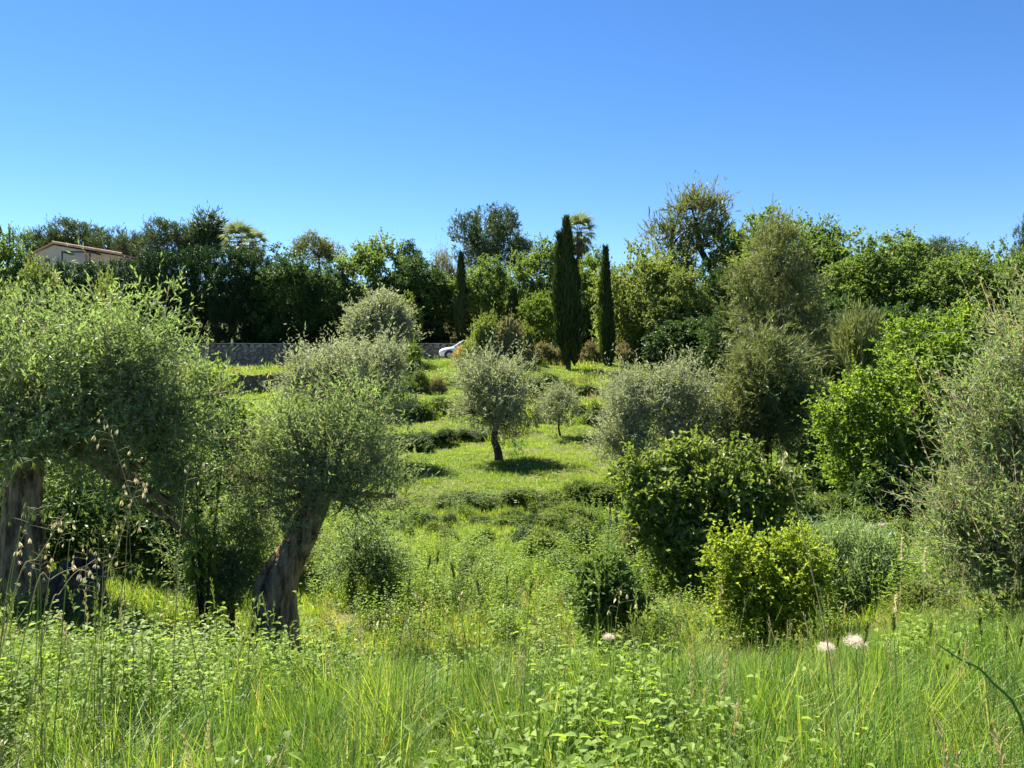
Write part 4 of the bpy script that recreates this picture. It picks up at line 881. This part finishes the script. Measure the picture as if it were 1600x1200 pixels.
def tuft_collection(name, meshes):
    c = bpy.data.collections.new(name)
    for m_ in meshes: c.objects.link(bpy.data.objects.new(m_.name, m_))
    return c
def scatter(name, label, col, n_kinds, P, scale, seed, tilt=.12, cat='grass'):
    rng = np.random.default_rng(seed); n = len(P)
    me = mesh_np(name, P, [])
    a = me.attributes.new('rot', 'FLOAT_VECTOR', 'POINT'); a.data.foreach_set('vector', np.stack([rng.normal(0, tilt, n), rng.normal(0, tilt, n), rng.uniform(0, 6.28, n)], -1).astype(np.float32).ravel())
    a = me.attributes.new('scl', 'FLOAT', 'POINT'); a.data.foreach_set('value', np.asarray(scale, np.float32))
    a = me.attributes.new('kind_index', 'INT', 'POINT'); a.data.foreach_set('value', rng.integers(0, n_kinds, n).astype(np.int32))
    o = obj(name, me); tag(o, label, cat, kind='stuff')
    g = bpy.data.node_groups.new(name+'_nodes', 'GeometryNodeTree'); g.interface.new_socket('Geometry', in_out='INPUT', socket_type='NodeSocketGeometry'); g.interface.new_socket('Geometry', in_out='OUTPUT', socket_type='NodeSocketGeometry')
    N_ = g.nodes; gi = N_.new('NodeGroupInput'); go = N_.new('NodeGroupOutput'); ip = N_.new('GeometryNodeInstanceOnPoints'); ci = N_.new('GeometryNodeCollectionInfo')
    ci.inputs[0].default_value = col; ci.inputs['Separate Children'].default_value = True; ci.inputs['Reset Children'].default_value = True
    ip.inputs['Pick Instance'].default_value = True
    def attr(nm, ty):
        q = N_.new('GeometryNodeInputNamedAttribute'); q.data_type = ty; q.inputs[0].default_value = nm; return q.outputs[0]
    g.links.new(gi.outputs[0], ip.inputs['Points']); g.links.new(ci.outputs[0], ip.inputs['Instance'])
    g.links.new(attr('rot', 'FLOAT_VECTOR'), ip.inputs['Rotation']); g.links.new(attr('scl', 'FLOAT'), ip.inputs['Scale']); g.links.new(attr('kind_index', 'INT'), ip.inputs['Instance Index'])
    g.links.new(ip.outputs[0], go.inputs[0])
    md = o.modifiers.new('scatter', 'NODES'); md.node_group = g
    return o
def vnoise(x, y, f, seed=0):
    r = np.random.default_rng(seed); s = 0
    for i in range(5):
        a = r.uniform(0, 6.28); s = s+np.sin((x*cos(a)+y*sin(a))*f*r.uniform(.6, 1.7)+r.uniform(0, 6.28))
    return s/5*.5+.5*.0+.5
def frustum_points(rng, d0, d1, dens, margin=.78):
    g = np.linspace(d0, d1, 400); hwid = margin*.93*g+3.; c = np.cumsum(hwid); n = int(dens*hwid.mean()*2*(d1-d0))
    D = np.interp(rng.random(n), c/c[-1], g); return rng.uniform(-1, 1, n)*(margin*.93*D+3.), D
def onground(x, y, dz=0.): return np.stack([x, y, H(x, y)+dz], -1)

rng = np.random.default_rng(77)
tallc = tuft_collection('tall_tufts', [tuft('tall_tuft', 800+i, 34, .075, .50, [.0055,.0065,.005,.006][i%4], M[['grass','grass_dk','grass','grass_yl','grass_dk','grass','grass_dk'][i%7]], [.35,.8,.6,.45][i%4], 4) for i in range(9)])
softc = tuft_collection('soft_tufts', [tuft('soft_tuft', 820+i, 44, .11, .26, .0055, M[['grass_dk','grass','grass_yl','grass_dk','grass'][i]], 1.1, 3) for i in range(5)])
dryc = tuft_collection('dry_tufts', [tuft('dry_tuft', 840+i, 22, .12, .38, .006, M['grass_dry'], .8, 3) for i in range(4)])
lawnc = tuft_collection('lawn_tufts', [tuft('lawn_tuft', 860+i, 70, .33, .13, .020, M['grass_short'], .9, 2) for i in range(5)])
meadc = tuft_collection('meadow_tufts', [tuft('meadow_tuft', 880+i, 46, .22, .26, .014, M['grass_short'], .8, 3) for i in range(5)])
herbc = tuft_collection('herb_clumps', [herb_clump('herb_clump', 900+i, [13,11,15,12][i%4], [.30,.36,.26,.42][i%4], [.034,.028,.040,.032][i%4], [.021,.018,.016,.022][i%4], M[['herb','bramble','herb','herb'][i%4]], .12) for i in range(8)])
stalkc = tuft_collection('seed_stalks', [seed_stalk('seed_stalk', 920+i, .72, M['green_stalk' if i % 3 else 'straw'], 3) for i in range(6)])

x, y = frustum_points(rng, 1.3, 7.0, 78); m = vnoise(x, y, 1.6, 3)+np.where(x > .3*y, .35, 0) > .30+.25*rng.random(len(x)); x, y = x[m], y[m]
scatter('tall_grass', 'long bright green grass covering the near bank', tallc, 9, onground(x, y), rng.uniform(.55, 1.2, len(x))*np.interp(y, [2,4,5.5,7], [1,.9,.62,.45]), 1, .22)
x, y = frustum_points(rng, 1.3, 9, 150); m = vnoise(x, y, 2.6, 41) > .22+.3*rng.random(len(x)); x, y = x[m], y[m]
scatter('undergrass', 'shorter grass filling the near bank between the long blades', softc, 5, onground(x, y), rng.uniform(.7, 1.5, len(x))*np.interp(y, [2,5,7,9], [1,.9,.7,.6]), 2)
x, y = frustum_points(rng, 1.6, 9, 60); m = vnoise(x, y, 1.7, 9)-np.where(x > .2*y, .34, 0) > .34+.3*rng.random(len(x)); x, y = x[m], y[m]
scatter('leafy_herbs', 'leafy yellow-green herbs growing through the near grass', herbc, 8, onground(x, y), rng.uniform(.7, 1.5, len(x))*np.interp(y, [2,5,7,9], [1,.95,.75,.6]), 3, cat='herbs')
x, y = frustum_points(rng, 1.8, 9, 4)
scatter('grass_seed_stalks', 'thin seeding grass stalks standing above the near grass', stalkc, 6, onground(x, y), rng.uniform(.7, 1.3, len(x))*np.interp(y, [2,5,7,9], [1,.85,.6,.5]), 4)
x, y = frustum_points(rng, 6.5, 21, 26)
scatter('meadow_grass', 'rough meadow grass in the valley below the bank', meadc, 5, onground(x, y), rng.uniform(.4, 1.0, len(x)), 5)
x, y = frustum_points(rng, 2.2, 20, 5); m = vnoise(x, y, .7, 12) > .48+.3*rng.random(len(x)); x, y = x[m], y[m]
scatter('dry_grass', 'pale dry grass patches in the meadow', dryc, 4, onground(x, y), rng.uniform(.6, 1.2, len(x)), 6)
x, y = frustum_points(rng, 20, 62, 11); m = (y < 57) | (y > 62); x, y = x[m], y[m]
big = np.where(y > 36, np.where(vnoise(x, y, .35, 21) > .55, 1.8, 1.0), .8)
scatter('lawn_grass', 'sunlit short grass on the olive terraces', lawnc, 5, onground(x, y), rng.uniform(.7, 1.35, len(x))*big, 7)
x, y = frustum_points(rng, 29, 57, 2.2); m = vnoise(x, y, .55, 51)-np.where((x/y < -.02) & (y < 46), .28, 0) > .42+.25*rng.random(len(x)); x, y = x[m], y[m]
scatter('terrace_grass', 'tall rough grass along the terrace banks', tuft_collection('bank_tufts', [tuft('bank_tuft', 940+i, 60, .4, .42, .024, M[['grass_short','grass_dry','grass_dk','grass_yl'][i]], .7, 3) for i in range(4)]), 4, onground(x, y), rng.uniform(.6, 1.5, len(x)), 9)
x, y = frustum_points(rng, 9, 21, 9); m = vnoise(x, y, .8, 31) > .42; x, y = x[m], y[m]
scatter('valley_herbs', 'leafy weeds spreading over the valley meadow', herbc, 8, onground(x, y), rng.uniform(.8, 1.8, len(x)), 8, cat='herbs')

# ------------------------------------------------------------ stalks one can pick out in front
def spikelet_mesh(mat, L=.019, W=.0052):
    v = []; f = []
    for k, (sp, off) in enumerate(((.10, 0), (-.10, 0), (.0, .5))):
        b = len(v); w_ = W*.5
        v += [(0,0,0), (sp*L*2+0, w_, -L*.45), (sp*L*3, 0, -L), (sp*L*2, -w_, -L*.45), (sp*L*2+w_*.6, 0, -L*.45)]
        f += [(b, b+1, b+2, b+4), (b, b+4, b+2, b+3)]
    return mesh_np('spikelet', np.array(v), [np.array(f)], mat)
SPK = [spikelet_mesh(M['husk']), spikelet_mesh(M['green_stalk'], .022, .004)]
def oat(label, D, pts, spikes, seed, dry=True, group=None, rad=.0016):
    """pts: stem in photo pixels from low to tip at distance D; the foot is carried down to the ground"""
    r = np.random.default_rng(seed); x = WX(pts[0][0], D); dx = pts[0][0]-pts[1][0]; dy = pts[0][1]-pts[1][1]
    g0 = h1(x, D); fy = HOR+(EYE-g0)/D*FPX; fx = pts[0][0]+np.clip(dx/max(dy, 1)*(fy-pts[0][1])*.6, -90, 90); x = WX(fx, D); g = h1(x, D); o = (x, D, g)
    t = thing('wild_oat', label, 'grass stalk', o, 0, group)
    P = curve_pts([np.array([0, 0, -.02])]+[rel(a, b, D+.02*i, o) for i, (a, b) in enumerate(pts)], 26); mb = MB(); mb.add(*tube(P, np.linspace(rad*1.3, rad*.45, 26), 5))
    for i in range(spikes):
        s = .74+.26*(i+.5)/spikes; p = P[min(int(s*25), 25)]; L = .055*(1.15-(s-.74)/.26)*r.uniform(.5, 1.4); a = r.uniform(0, 6.28); q = p+np.array([cos(a)*L, sin(a)*L*.6, L*.25]); e = q+np.array([cos(a)*.008, 0, -.014])
        mb.add(*tube(curve_pts([p, q, e], 5), np.full(5, rad*.35), 4))
        obj('spikelet', SPK[0 if dry else 1], t, e, (r.uniform(-.4,.4), r.uniform(-.5,.5), r.uniform(0,6.28)), (r.uniform(.75,1.25),)*3)
    obj('stem', mb.mesh('stem', M['straw' if dry else 'green_stalk'], True), t)
    return t
oat('tall straw-coloured oat stalk standing alone in front of the yellow bush', 2.3, [(1298,1040),(1270,900),(1240,770),(1216,686)], 6, 1, rad=.002)
oat('oat stalk with many pale husks leaning right before the left olive', 2.6, [(160,940),(185,850),(208,780),(222,735)], 13, 2)
oat('oat stalk leaning left, crossing the one with many husks', 2.5, [(282,915),(240,840),(205,775),(178,690),(158,640)], 9, 3)
oat('slanting oat stalk low at the left before the dark shade', 2.4, [(20,935),(60,870),(88,825),(104,802)], 7, 4)
oat('upright drooping oat between the left trunk and the dark shade', 2.5, [(104,900),(112,840),(124,790),(136,752)], 8, 5, False)
oat('arching oat stalk in front of the left trunk', 2.3, [(-5,810),(12,760),(30,728),(58,714)], 6, 6, False)
oat('arching oat stalk below the left trunk', 2.3, [(22,880),(36,830),(52,800),(72,790)], 9, 7, False)
oat('thin bare oat stalk rising to the yellow sapling', 2.8, [(278,885),(283,820),(290,760),(297,716)], 2, 8)
oat('short oat stalk bending right beside the stump', 2.4, [(50,940),(80,905),(110,890),(140,893)], 5, 9)
oat('curved pale oat stalk over the stump', 2.3, [(70,985),(95,925),(125,890),(150,905)], 4, 10)
r = np.random.default_rng(99)
for i in range(16):
    px = r.uniform(-10, 270); top = r.uniform(760, 900); ln = r.uniform(-40, 50)
    oat('fine green oat stalk in the tuft at the lower left', r.uniform(2.2, 3.4), [(px, top+190), (px+ln*.2, top+110), (px+ln*.5, top+45), (px+ln, top)], int(r.integers(5, 10)), 100+i, i % 3 == 0, 'fine oat stalks at lower left', .0012)
for i in range(14):
    px = r.uniform(330, 1150); top = r.uniform(885, 985); ln = r.uniform(-25, 30)
    oat('slender seeding grass stalk rising from the middle of the near bank', r.uniform(2.6, 4.2), [(px, top+150), (px+ln*.2, top+90), (px+ln*.5, top+40), (px+ln, top)], int(r.integers(3, 8)), 200+i, i % 2 == 0, 'slender stalks in the middle foreground', .0012)
# foxtail spikes
def foxtail(label, px, py, D, L, seed, group, lean=0., mat='green_stalk', fat=1.):
    r = np.random.default_rng(seed); x = WX(px, D); g = h1(x, D); t = thing('foxtail_grass', label, 'grass stalk', (x, D, g), 0, group); hh = WZ(py, D)-g
    P = curve_pts([(-lean*hh, 0, -.02), (-lean*.6*hh, 0, hh*.5), (0, 0, hh)], 10); mb = MB(); mb.add(*tube(P, np.linspace(.002, .0012, 10), 5)); obj('stem', mb.mesh('stem', M[mat], True), t)
    k = 90; s = r.random(k); ax = norm(P[-1]-P[-2]); a = r.uniform(0, 6.28, k); Q = P[-1]-ax*(s*L)[:,None]
    d = norm(ax*1.4+np.stack([np.cos(a), np.sin(a), 0*a], -1)); v, f = leaf_quads(Q, d, r.standard_normal((k, 3)), np.full(k, .016*fat), np.full(k, .006*fat), .3); obj('seed_head', mesh_np('seed_head', v, [f], M[mat]), t)
for i, (px, py) in enumerate(sorted([(1497,1003),(1583,928),(1572,978),(1597,985),(1480,1040),(1395,960),(1355,975),(1310,990),(1455,975),(1530,965)])):
    foxtail('green foxtail spike above the grass at lower right, %s from left' % ORD[i], px, py, r.uniform(2.6, 3.8), .07, 300+i, 'foxtail spikes at lower right', r.uniform(-.1, .15))
for i, (px, py) in enumerate(sorted([(685,860),(672,868),(705,880),(792,900),(745,905),(830,910),(640,905)])):
    foxtail('dark foxtail spike against the pale meadow in the centre, %s from left' % ORD[i], px, py, r.uniform(3., 4.2), .07, 330+i, 'foxtail spikes against the meadow', r.uniform(-.15, .15))
for i, (px, py, D, lab) in enumerate([(1410,842,7.2,'tall cream flower spike left of the young olive'),(1446,858,7.2,'shorter cream flower spike nearest the young olive'),(1400,930,6.4,'low cream flower spike in front of the light bush'),(1285,825,12,'small pale plume behind the yellow bush')]):
    foxtail(lab, px, py, D, .22, 350+i, None, .03, 'husk', 1.7)
# seed clocks
def clock(label, px, py, D, rpx, seed):
    r = np.random.default_rng(seed); x = WX(px, D); g = h1(x, D); t = thing('seed_clock', label, 'seed head', (x, D, g)); hh = WZ(py, D)-g; R = rpx/FPX*D
    mb = MB(); mb.add(*tube([(.03,0,-.02),(.015,0,hh*.5),(0,0,hh)], [.003,.0025,.002], 6)); obj('stem', mb.mesh('stem', M['green_stalk'], True), t)
    k = 160; d = rand_dir(r, k); d[:,2] = np.where(d[:,2] < -.3, -d[:,2], d[:,2]); P = np.array([0,0,hh])+d*R*.15; v, f = leaf_quads(P, d, r.standard_normal((k,3)), np.full(k, R*.8), np.full(k, R*.03), .2)
    k2 = 420; d2 = rand_dir(r, k2); d2[:,2] = np.where(d2[:,2] < -.2, -d2[:,2]*.7, d2[:,2]); c = np.array([0,0,hh])+d2*(R*r.uniform(.6, 1.05, k2))[:,None]*np.array([1.1,1.1,.8]); v2, f2 = leaf_quads(c, norm(d2*.35+r.standard_normal((k2,3))), r.standard_normal((k2,3)), np.full(k2, R*.38), np.full(k2, R*.045), .2)
    q = MB(); q.add(v, f); q.add(v2, f2); obj('fluff', q.mesh('fluff', M['fluff']), t)
clock('left fluffy seed clock right of the tall oat stalk', 1291, 1013, 3.3, 12, 1)
clock('right, larger fluffy seed clock in the near grass', 1337, 1005, 3.2, 15, 2)
clock('small lone fluffy seed clock below the glossy shrub', 951, 997, 3.9, 9, 3)
# leaning thick stalk bottom right
def thick():
    D = 1.75; x = WX(1625, D); g = h1(x, D); o = (x, D, g); t = thing('leaning_stalk', 'bare green stalk leaning left in the lower right corner', 'plant stalk', o)
    P = curve_pts([np.array([.0,0,-.02]), rel(1608,1180,D,o), rel(1545,1060,D,o), rel(1500,1030,D,o), rel(1462,1005,D,o)], 20); mb = MB(); mb.add(*tube(P, np.linspace(.0042,.0012,20), 7, .08, r)); obj('stem', mb.mesh('stem', M['grass_dk'], True), t)
    k = 40; v, f = leaf_quads(P[np.array([4,5,7,8,10,11,13,14,16,17])].repeat(4, 0), rand_dir(r, k), r.standard_normal((k,3)), np.full(k,.014), np.full(k,.004), .2); obj('leaves', mesh_np('leaves', v, [f], M['grass_dk']), t)
thick()
# white umbels at the lawn edge and plantain heads
um = MB(); r = np.random.default_rng(5); k = 24; a = r.uniform(0, 6.28, k); rr = np.sqrt(r.random(k))*.055; P = np.stack([rr*np.cos(a), rr*np.sin(a), .5+0*a], -1)
v, f = leaf_quads(P, norm(np.stack([np.cos(a), np.sin(a), .3+0*a], -1)), np.tile([0,0,1.], (k,1)), np.full(k,.03), np.full(k,.024), .1); um.add(v, f); UM = um.mesh('flower_head', M['white_flower'])
us = MB(); us.add(*tube([(0,0,-.05),(.01,0,.25),(0,0,.5)], [.005,.004,.003], 5)); US = us.mesh('stem', M['green_stalk'], True)
for i in range(30):
    px = r.uniform(805, 905) if i < 22 else r.uniform(700, 960); D = r.uniform(20.4, 21.6) if i < 22 else r.uniform(22.5, 27); x = WX(px, D)
    t = thing('white_flower', 'tiny white wild flower dotting the grass around the front edge of the lawn', 'flower', (x, D, h1(x, D)), r.uniform(0, 6), 'white flowers at the lawn edge'); sc = r.uniform(.35, .6)
    obj('flower_head', UM, t, scale=(sc,)*3); obj('stem', US, t, scale=(sc,)*3)
